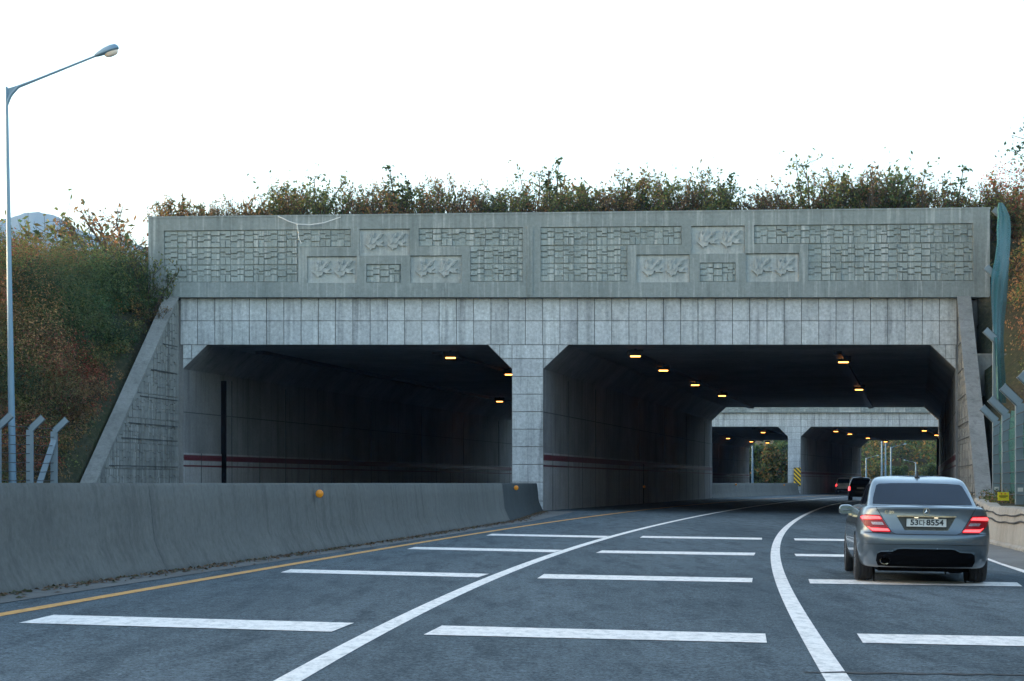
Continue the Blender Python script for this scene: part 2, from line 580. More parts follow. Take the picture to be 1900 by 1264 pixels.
LEAF = [(.10, .42), (.21, .33), (.30, .27), (.34, .20), (.39, .27), (.52, .28), (.60, .43), (.68, .37), (.97, .37), (.80, .44), (.93, .53), (.70, .53), (.62, .58), (.78, .66), (.92, .84), (.70, .80), (.55, .64), (.47, .66), (.52, .88), (.40, .78), (.34, .60), (.27, .82), (.20, .62), (.22, .5)]
LEAF2 = [(.40, .42), (.52, .46), (.72, .70), (.86, .82), (.70, .74), (.52, .62), (.42, .54)]
LEAF3 = [(.24, .42), (.32, .46), (.36, .62), (.44, .78), (.34, .70), (.27, .56)]

def overpass(name, label, Y0, P, m, L, zb=8.98, hl=3.28, hr=3.67, vo=0.0, wings=True):
    root = thing(name, label, "overpass", (P, Y0, 0), group="wildlife overpasses across the road")
    X = lambda lx, t=0: P + lx + m * t
    hh = lambda lx: hl + (hr - hl) * (lx - BEAM_L) / (BEAM_R - BEAM_L)
    zv = lambda lx, v: zb + v * hh(lx)     # v: 0 foot, 1 top of the beam
    # shell: both bores through one solid section
    sec = [(-14.6, -1), (LXL, -1), (LXL, Z_SPR), (LXL + 1.02, Z_CEIL), (-1.01, Z_CEIL), (0, Z_SPR), (0, -1), (1.305, -1), (1.305, Z_SPR), (2.36, Z_CEIL), (LXR - 1.07, Z_CEIL), (LXR, Z_SPR), (LXR, -1), (19.4, -1), (19.4, zb - .1), (-14.6, zb - .1)]
    MB().prism([(X(x), Y0, z) for x, z in sec], (m * L, L, 0)).build("tunnel_shell", M['shell'], root)
    # lower wall panels with red stripes
    for wx, sg in ((LXL, 1), (0, -1), (1.305, 1), (LXR, -1)):
        pm, sm, jm = MB(), MB(), MB()
        a, b = .02, .024
        def slab(mb, z0, z1, d0, d1, t0=.05, t1=L - .05):
            mb.prism([(X(wx + sg * d0, t0), Y0 + t0, z0), (X(wx + sg * d1, t0), Y0 + t0, z0), (X(wx + sg * d1, t0), Y0 + t0, z1), (X(wx + sg * d0, t0), Y0 + t0, z1)], (m * (t1 - t0), t1 - t0, 0))
        slab(pm, -.9, 2.52, -.01, a)
        slab(sm, 2.2, 2.44, -.005, a + .006); slab(sm, 1.94, 2.01, -.005, a + .006)
        t = 2.2
        while t < L - 1:
            slab(jm, -.9, 2.52 if int(t * 10) % 3 else 5.8, 0, a + .009, t, t + .06); t += 4.1
        slab(jm, 4.2, 4.24, -.01, .012)
        pn = pm.build("wall_panel", M['wallpanel'], root)
        sm.build("wall_stripe", M['stripe'], pn)
        jm.build("panel_joint", M['joint'], pn)
    # tiles on the portal face
    tm = MB()
    g = .014
    def tile(poly):
        poly = shrink(poly, g)
        if len(poly) >= 3:
            s = random.uniform(.90, 1.06)
            tm.prism([(X(x), Y0 - .002, z) for x, z in poly], (0, -.045 - random.uniform(0, .004), 0), (s * random.uniform(.985, 1.0), s, s * random.uniform(1, 1.02)))
    rows = [zb, (zb + Z_CEIL) / 2 + .02, Z_CEIL]
    n = 45
    x0, x1 = LXL - .11, LXR + .04
    cols = [x0 + (x1 - x0) * i / n for i in range(n + 1)]
    for i in range(n):
        for k in range(2):
            tile([(cols[i], rows[k + 1]), (cols[i + 1], rows[k + 1]), (cols[i + 1], rows[k]), (cols[i], rows[k])])
    prow = [Z_CEIL, 6.44, 5.70, 4.96, 4.23, 3.5, 2.77, 2.03, 1.29, .5, -.3]
    haunch = [([x0, LXL + .38, LXL + 1.02], (1, -1, 0)), ]
    def slant(xa, za, xb, zb_, side):       # keep the concrete side of the line through two points
        a, b = zb_ - za, -(xb - xa)
        c = a * xa + b * za
        return (a, b, c) if side > 0 else (-a, -b, -c)
    cl = slant(LXL, Z_SPR, LXL + 1.02, Z_CEIL, 1)
    cpl = slant(-1.01, Z_CEIL, 0, Z_SPR, 1)
    cpr = slant(LX2L, Z_SPR, 2.36, Z_CEIL, 1)
    cr = slant(LXR - 1.07, Z_CEIL, LXR, Z_SPR, 1)
    def hz(xs, clip):
        for i in range(len(xs) - 1):
            for za, zb_ in ((6.44, Z_CEIL), (5.70, 6.44)):
                p = [(xs[i], za), (xs[i + 1], za), (xs[i + 1], zb_), (xs[i], zb_)]
                p = clip_poly(p, *clip)
                if len(p) >= 3: tile(p)
    hz([x0 + .1, LXL + .36, LXL + 1.1], cl); hz([-1.1, -.51, 0], cpl); hz([1.305, 1.95, 2.4], cpr); hz([LXR - 1.1, LXR - .42, LXR], cr)
    for i in range(len(prow) - 1):
        tile([(0.0, prow[i + 1]), (1.305, prow[i + 1]), (1.305, prow[i]), (0.0, prow[i])])
    tm.build("tile_cladding", M['tile'], root, tint=True)
    # the parapet beam with its recessed panels
    pxl = lambda x: (x - 950) / 44.44
    B = []      # brick rows: x0, x1, v0, v1
    R3 = [(.62, .84), (.404, .62), (.187, .404)]
    for (a, b, rows_) in ((307, 652, (0,)), (307, 555, (1, 2)), (778, 970, (0,)), (873, 970, (1, 2)), (1003, 1263, (0,)), (1003, 1163, (1, 2)), (1397, 1802, (0,)), (1497, 1802, (1, 2))):
        for r_ in rows_: B.append((pxl(a), pxl(b), *R3[r_]))
    B += [(pxl(681), pxl(745), .18, .405), (pxl(1297), pxl(1363), .18, .405)]
    LP = [(pxl(a), pxl(b), c, d) for a, b, c, d in ((571, 663, .175, .505), (668, 761, .51, .838), (762, 857, .175, .508), (1180, 1278, .175, .505), (1281, 1380, .51, .838), (1382, 1480, .18, .512))]
    B = [(a, b, max(.012, c - vo), d - vo) for a, b, c, d in B]; LP = [(a, b, max(.012, c - vo), d - vo) for a, b, c, d in LP]
    xs = sorted({round(v, 4) for p in B + LP for v in p[:2]} | {BEAM_L, BEAM_R})
    vs = sorted({round(v, 4) for p in B + LP for v in p[2:]} | {0.0, 1.0})
    bm_ = MB()
    yf, yr, yb = Y0 - .38, Y0 - .28, Y0 + .5
    bm_.prism([(X(BEAM_L), yr, zb), (X(BEAM_R), yr, zb), (X(BEAM_R), yr, zv(BEAM_R, 1)), (X(BEAM_L), yr, zv(BEAM_L, 1))], (0, yb - yr, 0))
    inside = lambda x, v: any(p[0] < x < p[1] and p[2] < v < p[3] for p in B + LP)
    for j in range(len(vs) - 1):
        i = 0
        while i < len(xs) - 1:
            vm = (vs[j] + vs[j + 1]) / 2
            if inside((xs[i] + xs[i + 1]) / 2, vm): i += 1; continue
            k = i
            while k + 1 < len(xs) - 1 and not inside((xs[k + 1] + xs[k + 2]) / 2, vm): k += 1
            a, b = xs[i], xs[k + 1]
            bm_.prism([(X(a), yf, zv(a, vs[j])), (X(b), yf, zv(b, vs[j])), (X(b), yf, zv(b, vs[j + 1])), (X(a), yf, zv(a, vs[j + 1]))], (0, yr - yf, 0))
            i = k + 1
    # raised strip on the middle pilaster, coping along the top
    bm_.box(X(.62), X(.86), yf - .025, yf, zv(.7, .02), zv(.7, .86))
    bm_.prism([(X(BEAM_L) - .02, yf - .02, zv(BEAM_L, 1)), (X(BEAM_R) + .02, yf - .02, zv(BEAM_R, 1)), (X(BEAM_R) + .02, yf - .02, zv(BEAM_R, 1) + .07), (X(BEAM_L) - .02, yf - .02, zv(BEAM_L, 1) + .07)], (0, yb - yf + .04, 0))
    bm_.build("parapet_beam", M['beam'], root)
    groups = [B[0:3], B[3:6], B[6:9], B[9:12], B[12:13], B[13:14]]
    for gi, grp in enumerate(groups):
        sm = MB()
        for k, (a, b, v0, v1) in enumerate(grp):
            stone_wall(sm, lambda x, v: (X(x), yr - .001, zv(x, v)), (0, -1, 0), a, b, v0, v1, 1.385, .013, .075, seed=gi * 10 + k, gv=.0085)
        sm.build("stone_panel", M['stone'], root, tint=True)
    for (a, b, v0, v1) in LP:
        lm = MB()
        lm.prism([(X(a + .005), yr - .001, zv(a, v0 + .003)), (X(b - .005), yr - .001, zv(b, v0 + .003)), (X(b - .005), yr - .001, zv(b, v1 - .012)), (X(a + .005), yr - .001, zv(a, v1 - .012))], (0, -.012, 0))
        for k in range(2):
            w = (b - a) * .44
            xa = a + (b - a) * (.07 + .44 * k)
            f = lambda u, v: (X(xa + u * w), yr - .012, zv(xa, v0 + (v1 - v0) * v))
            lm.prism([f(*p) for p in LEAF], (0, -.085, 0))
            f2 = lambda u, v: (X(xa + u * w), yr - .097, zv(xa, v0 + (v1 - v0) * v))
            lm.prism([f2(*p) for p in LEAF2], (0, -.03, 0)); lm.prism([f2(*p) for p in LEAF3], (0, -.03, 0))
        lm.build("leaf_panel", M['leaf_relief'], root)
    # far parapet and the soil on top
    MB().box(X(BEAM_L, L), X(BEAM_R, L), Y0 + L - .5, Y0 + L + .02, zb - .05, zb + hl).build("rear_parapet", M['beam'], root)
    MB().prism([(X(-15.0), Y0 + .5, zb - .08), (X(19.7), Y0 + .5, zb - .08), (X(19.7), Y0 + .5, zb + hl - .55), (X(-15.0), Y0 + .5, zb + hl - .55)], (m * (L - 1), L - 1, 0)).build("soil_fill", M['soil'], root)
    # cable trays under the ceiling
    for lx in (2.05, 9.75, 1.305 + 3.2, 1.305 + 12.2):
        if lx < 2.1 or lx > 9 and lx < 10: lx = LXL + lx
        MB().prism([(X(lx - .25, 4), Y0 + 4, 6.86), (X(lx + .12, 4), Y0 + 4, 6.86), (X(lx + .12, 4), Y0 + 4, Z_CEIL - .002), (X(lx - .25, 4), Y0 + 4, Z_CEIL - .002)], (m * (L - 6), L - 6, 0)).build("cable_tray", M['black'], root)
    if wings:
        for sg, lx, Lw, mm, zt, ze in ((-1, LXL - .11, 11.5, .14, 8.93, .5), (1, LXR + .05, 15.0, .16, 8.93, .35)):
            th = .46
            tw = lambda t, z, d=0: Vector((P + lx + sg * d - mm * t, Y0 - .06 - t, z))
            prof = [(0, -.8), (Lw, -.8), (Lw, ze), (.25, zt), (0, zt)]
            w = MB().prism([tw(t, z, .06) for t, z in prof], (sg * th, 0, 0))
            nrm = Vector((-sg, -mm * sg * -1, 0)).normalized()
            # stones facing the road; u runs along the wall towards the camera
            slope = (zt - ze) / (Lw - .25)
            lim = slant(Lw, ze - .1, .25, zt - .1, 1)
            if lim[0] * 0.5 + lim[1] * 0 - lim[2] > 0: lim = tuple(-q for q in lim)
            for r_ in range(9):
                stone_wall(w, lambda t, z: tw(t, z, .06), (-sg, 0, 0), .35, Lw, -.2 + r_ * 1.0, .8 + r_ * 1.0, 1.6, .014, .055, clips=(lim,), seed=50 + r_ + sg)
            wo_j = MB()
            for zj in (6.9, 5.76, 4.66, 3.57, 2.97, 1.9, .9):
                tmax = .25 + (zt - .5 - zj) / slope
                if tmax < 1: continue
                wo_j.prism([tw(.4, zj, -.004), tw(tmax, zj, -.004), tw(tmax, zj + .032, -.004), tw(.4, zj + .032, -.004)], (sg * .05, 0, 0))
            wo = w.build("wing_wall", M['wing'], root, tint=True)
            wo_j.build("joint_line", M['joint'], wo)
            c = MB()
            d = Vector((-mm * (Lw - .25), -(Lw - .25), -(zt - ze)))
            a = tw(.25, zt, -.02)
            c.prism([a, a + Vector((sg * (th + .12), 0, 0)), a + Vector((sg * (th + .12), 0, .14)), a + Vector((0, 0, .14))], d)
            c.build("coping", M['coping'], wo)
    return root

ov1 = overpass("wildlife_overpass", "near grey concrete overpass with leaf reliefs, two tiled tunnel mouths and bushes on top", 90, 0.0, .188, 74)
ov2 = overpass("wildlife_overpass", "farther pale tiled overpass seen through the right mouth of the near one", 220, 28.15, .25, 70, zb=8.44, hl=3.6, hr=3.6, vo=.165, wings=False)

# dark drain pipes, and a slab painted black as recess shade, on the bore walls
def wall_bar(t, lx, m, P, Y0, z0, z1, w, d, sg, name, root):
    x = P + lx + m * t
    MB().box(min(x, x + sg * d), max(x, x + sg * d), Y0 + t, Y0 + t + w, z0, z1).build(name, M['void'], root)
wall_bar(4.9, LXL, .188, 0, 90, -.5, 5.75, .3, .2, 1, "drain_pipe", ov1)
wall_bar(32.6, LX2L, .188, 0, 90, -.5, 2.35, 3.2, .06, 1, "recess_shade", ov1)  # no cover here: black slab stands for the darkness of a wall recess
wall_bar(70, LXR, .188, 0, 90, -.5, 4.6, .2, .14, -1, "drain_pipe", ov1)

# ------------------------------------------------------------------ median barrier
def barrier(name, label, pts, ztop, patch=None, mat2=None):
    prof = [(0, 0), (0, .07), (.035, .12), (.17, .36), (.215, .75), (.245, .96), (.27, 1.0), (.40, 1.0), (.425, .96), (.455, .75), (.50, .36), (.635, .12), (.67, .07), (.67, 0)]
    root = thing(name, label, "barrier", (pts[0][0], pts[0][1], 0), group="median barriers of the highway")
    mb, m2 = MB(), MB()
    n = len(prof)
    for tgt, sel in ((mb, lambda y: not (patch and patch[0] <= y < patch[1])), (m2, lambda y: patch and patch[0] <= y < patch[1])):
        for i in range(len(pts) - 1):
            if not sel(pts[i][1]): continue
            vs = []
            for x, y in (pts[i], pts[i + 1]):
                z0 = float(gz(x, y)) - .03
                for u, h in prof:
                    vs.append((x - u, y, z0 + h * (ztop - z0) if h > .12 else z0 + h))
            tgt.add(vs, [(k, k + 1, n + k + 1, n + k)[::-1] for k in range(n - 1)])
            if i in (0, len(pts) - 2):
                e = list(range(n)) if i == 0 else [n + k for k in range(n)]
                tgt.add(vs, [e if i == 0 else e[::-1]])
    cb = mb.build("concrete_block", M['barrier'], root, smooth=True, sharp=40)
    y = pts[0][1] + 5.3
    while y < pts[-1][1] - 3:
        if not (patch and y > patch[0] - 1):
            x = float(np.interp(y, [p[1] for p in pts], [p[0] for p in pts])); dx = float(np.interp(y + .02, [p[1] for p in pts], [p[0] for p in pts])) - x
            z0 = float(gz(x, y)) - .03
            vs = [(x + e * dx - u + (.002 if u < .33 else -.002), y + e * .014, z0 + h * (ztop - z0) + (.002 if h > .99 else 0) if h > .12 else z0 + h) for e in (0, 1) for u, h in prof]
            MB().add(vs, [(k, k + 1, n + k + 1, n + k)[::-1] for k in range(n - 1)]).build("casting_joint", M['joint'], cb)
        y += 9.7
    if m2.v: m2.build("dark_end_block", M['patch'], root, smooth=True, sharp=40)
    return root
yb = sorted(set(list(np.arange(4, 89.6, 2.5)) + [67.0, 89.6]))
barrier("median_barrier", "long grey concrete median barrier in the foreground ending at the near overpass pillar", [(bar_x(y), float(y)) for y in yb], 1.245, (67, 91))
m2_ = lambda y: 15.25 + .2535 * (y - 164)
barrier("median_barrier", "short concrete median barrier in the gap between the two overpasses", [(m2_(y), float(y)) for y in np.arange(164.2, 220, 3.7)], 1.26)

# round orange reflectors
def reflector(loc, r, ang, label):
    root = thing("reflector", label, "reflector", loc, (0, 0, ang), "round orange reflectors along the median")
    MB().lathe([(r, -.015), (r, -.03), (r * .9, -.045), (0, -.06)], (0, 0, 0), 'Y', 20).build("lens", M['orange'], root, local=True, smooth=True, sharp=50)
    MB().lathe([(r * .55, .10), (r * .55, -.012), (r * 1.05, -.014), (r * 1.05, -.022)], (0, 0, 0), 'Y', 16).build("holder", M['black'], root, local=True)
    return root
reflector((bar_x(38.5) - .13, 38.4, 1.055), .072, 0, "largest orange round reflector on the near concrete barrier")
reflector((bar_x(72) - .14, 71.9, 1.09), .08, 0, "orange round reflector on the dark end of the near barrier by the pillar")
reflector((1.305 + .188 * 32.3 + .12, 90 + 32.3, 1.05), .08, 0, "dim orange round reflector on the left wall inside the right tunnel mouth")
reflector((m2_(177) - .15, 177, 1.14), .075, 0, "tiny orange reflector at the left of the barrier between the overpasses")
reflector((m2_(208) - .15, 208, 1.08), .075, 0, "tiny orange reflector at the right of the barrier between the overpasses")
reflector((28.15 + 1.305 + .25 * 34 + .15, 254, .9), .09, 0, "orange reflector on the far tunnel wall beside the white car")
# hazard board on the far pillar
root = thing("hazard_board", "yellow and black striped hazard board on the far pillar", "sign", (28.15 + .93, 219.75, .95))
hb = MB().box(-.36, .36, -.02, .02, 0, 1.9).build("board", plain("board_black", (.02, .02, .02), .6), root, local=True)
st = MB()
for k in range(-2, 7):
    z = k * .42
    p = [(-.36, z + .36), (.36, z - .36), (.36, z - .15), (-.36, z + .57)]
    p = clip_poly(clip_poly(p, 0, 1, 1.88), 0, -1, -.02)
    if len(p) >= 3: st.prism([(a, -.024, b) for a, b in p], (0, -.004, 0))
st.build("stripe", plain("board_yellow", (.8, .5, .02), .5), hb, local=True)

# ------------------------------------------------------------------ tunnel lamps
def tunnel_lamp():
    root = thing("tunnel_lamp", "x", "lamp", (0, 0, 0), group="orange lamps under the tunnel ceilings")
    MB().box(-.32, .32, -.12, .22, .05, .30).box(-.05, .05, -.03, .1, .30, .40).build("housing", M['black'], root, local=True)
    MB().box(-.21, .21, -.08, .12, .0, .048).build("lens", M['glow'], root, local=True)
    return root
LAMPS = [
    ((1179, 661.5), "orange lamp nearest the pillar in the right tunnel mouth, first of its row of four"),
    ((1231, 688), "second orange lamp from the left in the row of four in the right tunnel mouth"),
    ((1290, 715), "third orange lamp from the left in the row of four in the right tunnel mouth"),
    ((1340, 735), "fourth, dimmest lamp of the row of four in the right tunnel mouth"),
    ((1565, 672.5), "near orange lamp over the right lane of the right tunnel mouth"),
    ((1594, 723.5), "farther orange lamp over the right lane of the right tunnel mouth"),
    ((836, 664.5), "large orange lamp high in the left tunnel mouth"),
    ((945, 695.5), "orange lamp half hidden by the pillar in the left tunnel mouth"),
    ((927, 745.5), "lowest orange lamp at the far end of the left tunnel mouth"),
    ((1351, 814), "leftmost orange lamp in the left mouth of the far overpass"),
    ((1394, 820), "second lit lamp from the left, low in the left mouth of the far overpass"),
    ((1416, 803), "faint highest lamp in the left mouth of the far overpass"),
    ((1424, 822), "rightmost faint lamp in the left mouth of the far overpass"),
    ((1551, 801), "first lamp from the left in the right mouth of the far overpass"),
    ((1577, 806), "second lamp from the left in the right mouth of the far overpass"),
    ((1610.5, 813.5), "third lamp from the left in the right mouth of the far overpass"),
    ((1643, 820), "lowest lamp at the end of its row in the far right tunnel mouth"),
    ((1715, 799.7), "lamp second from the right edge in the right mouth of the far overpass"),
    ((1738, 808), "rightmost lamp in the far overpass, beside the white wall fixture")]
lp0 = tunnel_lamp()
for i, ((x, y), lab) in enumerate(LAMPS):
    D = (6.70 - CH) * F / (HZ - y)
    o = lp0 if i == 0 else copy_tree(lp0)
    o.location = ((x - CX) * D / F, D, 6.68)
    o["label"] = lab
# ------------------------------------------------------------------ banks
def vnoise(x, y, s=1.0):
    return (math.sin(x * .37 * s + 1.3) * math.cos(y * .29 * s - .4) + .5 * math.sin(x * .91 * s - y * .63 * s) + .3 * math.sin(x * 1.9 * s + y * 1.7 * s + 2)) / 1.8
WALLR = np.array([(-30, 3.2), (10, 6.4), (43, 10.2), (50, 10.95), (75, 15.95)])
def wall_r(y): return float(np.interp(y, WALLR[:, 0], WALLR[:, 1]))
EL = np.array([(-40, -26), (60, -19.6), (76, -17.0), (77.4, -16.3), (90, -14.55), (164, -.75), (166, -1.6), (218, 12.0), (220, 13.5), (292, 31.5), (296, 18), (420, 24)])
ER = np.array([(-40, 4.4), (10, 8.0), (43, 11.9), (50, 12.7), (74, 17.5), (75, 17.0), (90, 19.45), (164, 33.4), (166, 36), (218, 47.2), (220, 47.6), (292, 65.6), (300, 78), (420, 122)])
HBL = np.array([(-40, .35), (76, .35), (77.5, .4), (90, 8.5), (91, 8.4), (162, 8.1), (172, .8), (205, .8), (219, 9), (221, 11), (289, 11), (296, .8), (420, .8)])
HBR = np.array([(-40, .72), (74, .72), (75.5, .8), (89.5, 8.0), (91, 11.6), (162, 11.6), (172, .8), (205, .8), (219, 9), (221, 11), (289, 11), (296, .8), (420, .8)])
def bank_z(side, s, y):
    hb = float(np.interp(y, *(HBL if side < 0 else HBR).T))
    cap = (8.1 if side < 0 else 11.4) + .03 * s
    z = hb + .78 * s
    if z > cap: z = max(min(hb, cap), cap)
    return z + (.25 * vnoise(s * 2, y) if s > .8 else 0)
def bank(side, name):
    e = EL if side < 0 else ER
    ss = [0, .5, 1, 2, 3, 4.5, 6, 8, 10, 12, 14, 16, 19, 23, 28, 36, 50]
    ys = np.concatenate([np.arange(-30, 70, 4), np.arange(70, 100, 1), np.arange(100, 300, 3), np.arange(300, 420, 6)])
    vs, fs = [], []
    for y in ys:
        x0 = float(np.interp(y, *e.T))
        vs.append((x0, y, -1.1))
        for s in ss: vs.append((x0 + side * s, y, bank_z(side, s, y)))
    w = len(ss) + 1
    for i in range(len(ys) - 1):
        for k in range(w - 1):
            q = (i * w + k, i * w + k + 1, (i + 1) * w + k + 1, (i + 1) * w + k)
            fs.append(q if side > 0 else q[::-1])
    o = MB().add(vs, fs).build(name, M['soil'], smooth=True)
    return structure(o)
bank(-1, "hillside"); bank(1, "hillside")

# far hill beyond the second overpass, blue mountain on the horizon
def hill_z(x, y):
    return -1.3 + 62 * math.exp(-(((x - 150) / 72) ** 2 + ((y - 640) / 210) ** 2)) + 5 * vnoise(x * .15, y * .12)
vs, fs = [], []
gx, gy_ = np.arange(-160, 420, 12), np.arange(392, 1000, 14)
for y in gy_:
    for x in gx: vs.append((x, y, hill_z(x, y)))
w = len(gx)
for i in range(len(gy_) - 1):
    for k in range(w - 1): fs.append((i * w + k, i * w + k + 1, (i + 1) * w + k + 1, (i + 1) * w + k))
structure(MB().add(vs, fs).build("hill", M['soil'], smooth=True))
def mtn(name, y0, ridge, depth, jit):
    vs, fs = [], []
    n = len(ridge)
    rows = [(-1.0, 0.0), (-.6, .42), (-.3, .75), (0, 1.0), (.5, .5), (1.0, 0)]
    for (dy, h) in rows:
        for i, (x, z) in enumerate(ridge):
            vs.append((x + jit * .6 * vnoise(i * 3.1, dy * 9), y0 + dy * depth + jit * vnoise(i * 2.3, dy * 5), -3 + z * h * (1 + .03 * vnoise(i * 1.7, h * 8) * (h < .99))))
    for r in range(len(rows) - 1):
        for i in range(n - 1): fs.append((r * n + i, r * n + i + 1, (r + 1) * n + i + 1, (r + 1) * n + i))
    o = MB().add(vs, fs).build(name, M['mtn'], smooth=True)
    return structure(o)
M['mtn'] = ground_mat("forested_mountain", (.035, .05, .05), (.05, .065, .06))
def ridge_px(pts, D):
    xs = np.array([p[0] for p in pts]); ys = np.array([p[1] for p in pts])
    px = np.arange(xs[0], xs[-1] + 1, 7.0)
    py = np.interp(px, xs, ys)
    return [((x - CX) * D / F, CH + 3 + (HZ - y + 1.0 * vnoise(x * .16, 3)) * D / F) for x, y in zip(px, py)]
mtn("mountain", 5200, ridge_px([(-700, 560), (-300, 470), (-80, 425), (-20, 414), (20, 404), (45, 395), (70, 393), (95, 398), (120, 410), (145, 426), (170, 434), (200, 444), (260, 455), (420, 520), (700, 690), (900, 890)], 5200), 900, 6)
mtn("mountain", 2400, ridge_px([(1000, 890), (1200, 800), (1330, 770), (1420, 790), (1500, 800), (1650, 760), (1800, 720), (2000, 760), (2300, 890)], 2400), 500, 5)

# ------------------------------------------------------------------ foliage
PAL = {
    'green': [(0.051, 0.098, 0.037), (0.071, 0.121, 0.044), (0.101, 0.144, 0.051), (0.048, 0.081, 0.040)],
    'olive': [(0.144, 0.160, 0.051), (0.194, 0.177, 0.057), (0.110, 0.125, 0.048), (0.085, 0.110, 0.044)],
    'russet': [(0.254, 0.126, 0.057), (0.288, 0.160, 0.071), (0.169, 0.101, 0.057), (0.144, 0.119, 0.051)],
    'red': [(0.288, 0.059, 0.043), (0.220, 0.076, 0.051), (0.169, 0.092, 0.051)],
    'straw': [(0.338, 0.236, 0.126), (0.270, 0.186, 0.101), (0.220, 0.160, 0.085)],
    'dark': [(0.027, 0.048, 0.027), (0.037, 0.057, 0.030), (0.048, 0.061, 0.030)],
    'autumn': [(0.254, 0.144, 0.051), (0.186, 0.126, 0.051), (0.288, 0.169, 0.059), (0.110, 0.119, 0.051)],
}
def leaf_mesh(name, cen, size, cols, aspect=.55, up=.25, rng=RNG, bias=None):
    """one quad per leaf, random pose; cen (n,3), size (n,), cols (n,3)"""
    n = len(cen)
    nr = rng.normal(size=(n, 3)); nr[:, 2] = np.abs(nr[:, 2]) + up
    if bias is not None: nr = nr * .55 + bias * 1.1
    nr /= np.linalg.norm(nr, axis=1)[:, None]
    t = rng.normal(size=(n, 3)); t -= nr * (t * nr).sum(1)[:, None]
    t /= np.linalg.norm(t, axis=1)[:, None]
    b = np.cross(nr, t)
    a = t * size[:, None]; c = b * (size * aspect)[:, None]
    v = np.stack([cen - a, cen - c + a * .1, cen + a, cen + c + a * .1], 1).reshape(-1, 3)
    me = bpy.data.meshes.new(name)
    me.vertices.add(4 * n); me.vertices.foreach_set("co", v.ravel())
    me.loops.add(4 * n); me.loops.foreach_set("vertex_index", np.arange(4 * n))
    me.polygons.add(n); me.polygons.foreach_set("loop_start", np.arange(n) * 4)
    me.update(calc_edges=True)
    ca = me.color_attributes.new("tint", 'FLOAT_COLOR', 'CORNER')
    rgba = np.concatenate([cols, np.ones((n, 1))], 1)
    ca.data.foreach_set("color", np.repeat(rgba, 4, 0).ravel())
    me.materials.append(M['leaf'])
    return me
def pick(pals, n, rng=RNG):
    pool = np.array([c for p in pals for c in PAL[p]])
    return pool[rng.integers(0, len(pool), n)] * rng.uniform(.75, 1.25, (n, 1))

def bush_meshes(seed, h, r, stems, leaves, pals, size=.075, droop=0.0, tuft=False, sparse=.5):
    """stems that fork upwards, leaves along the outer half of every twig"""
    rng = np.random.default_rng(seed)
    mb = MB()
    cen, cw = [], []
    for s in range(stems):
        a = rng.uniform(0, 6.283); lean = rng.uniform(.15, 1.0) * r
        hh = h * rng.uniform(.5, 1.0) * (1 - .35 * (lean / r) ** 2)
        p0 = np.array([math.cos(a) * .12 * r, math.sin(a) * .12 * r, -.3])
        p3 = np.array([math.cos(a) * lean, math.sin(a) * lean, hh])
        pts = [p0 + (p3 - p0) * t + np.array([0, 0, hh * .12 * math.sin(t * 3.14)]) + rng.normal(size=3) * .05 * r * t for t in np.linspace(0, 1, 5)]
        mb.tube(pts, [.035 * (1 - .8 * t) * (h / 2.2) + .004 for t in np.linspace(0, 1, 5)], 4, cap=False)
        tw = [(pts[2], pts[3]), (pts[3], pts[4])]
        for k in range(9 if not tuft else 2):
            t = rng.uniform(.3, 1)
            i = min(3, int(t * 4)); b = pts[i] + (pts[i + 1] - pts[i]) * (t * 4 - i)
            d = rng.normal(size=3); d[2] = abs(d[2]) * .8 + .35 - droop
            d *= rng.uniform(.18, .42) * r / np.linalg.norm(d)
            e = b + d
            mb.tube([b, (b + e) / 2 + rng.normal(size=3) * .03, e], [.011, .008, .003], 3, cap=False)
            tw.append((b, e)); 
            for q in range(2):
                e2 = e + rng.normal(size=3) * .16 * r
                tw.append((b + d * .6, e2)); mb.tube([b + d * .6, e2], [.006, .003], 3, cap=False)
        tint = rng.uniform(.8, 1.2)
        for (b, e) in tw:
            k = max(2, int(leaves / stems / len(tw) * rng.uniform(1 - sparse, 1 + sparse)))
            t = rng.uniform(.1, 1.05, k)[:, None]
            cen.append(b + (e - b) * t + rng.normal(size=(k, 3)) * .032 * r); cw.append(np.full(k, tint))
    cen = np.concatenate(cen); cw = np.concatenate(cw)
    cols = pick(pals, len(cen), rng) * cw[:, None]
    lm = leaf_mesh("foliage", cen, rng.uniform(.6, 1.3, len(cen)) * size, cols, .5 if not tuft else .22, .1, rng)
    sm = mb.mesh("stems", M['bark'])
    return sm, lm, float(np.percentile(cen[:, 2], 96.5))
KIND = {
    'leafy green bush': bush_meshes(1, 2.2, 1.5, 12, 1800, ['olive', 'green', 'olive'], .062),
    'dark green bush': bush_meshes(2, 1.9, 1.6, 12, 1900, ['green', 'dark', 'olive'], .064),
    'sparse russet bush': bush_meshes(3, 2.2, 1.3, 9, 900, ['russet', 'olive', 'russet'], .06, sparse=.8),
    'thin twiggy brown bush': bush_meshes(4, 2.4, 1.2, 9, 520, ['russet', 'straw'], .052, sparse=.9),
    'olive brown bush': bush_meshes(5, 2.0, 1.5, 11, 1300, ['olive', 'russet', 'russet'], .06),
    'tall sparse sapling': bush_meshes(6, 3.0, .85, 4, 480, ['green', 'dark'], .078, sparse=.9),
    'feathery tuft of reed': bush_meshes(7, 1.7, .9, 26, 700, ['straw', 'russet', 'olive'], .13, tuft=True),
    'round dark topped shrub': bush_meshes(8, 2.6, 1.4, 10, 1150, ['green', 'olive', 'olive'], .064, sparse=.9),
}
KH = {'leafy green bush': 2.2, 'dark green bush': 1.9, 'sparse russet bush': 2.2, 'thin twiggy brown bush': 2.4, 'olive brown bush': 2.0, 'tall sparse sapling': 3.0, 'feathery tuft of reed': 1.7, 'round dark topped shrub': 2.6}
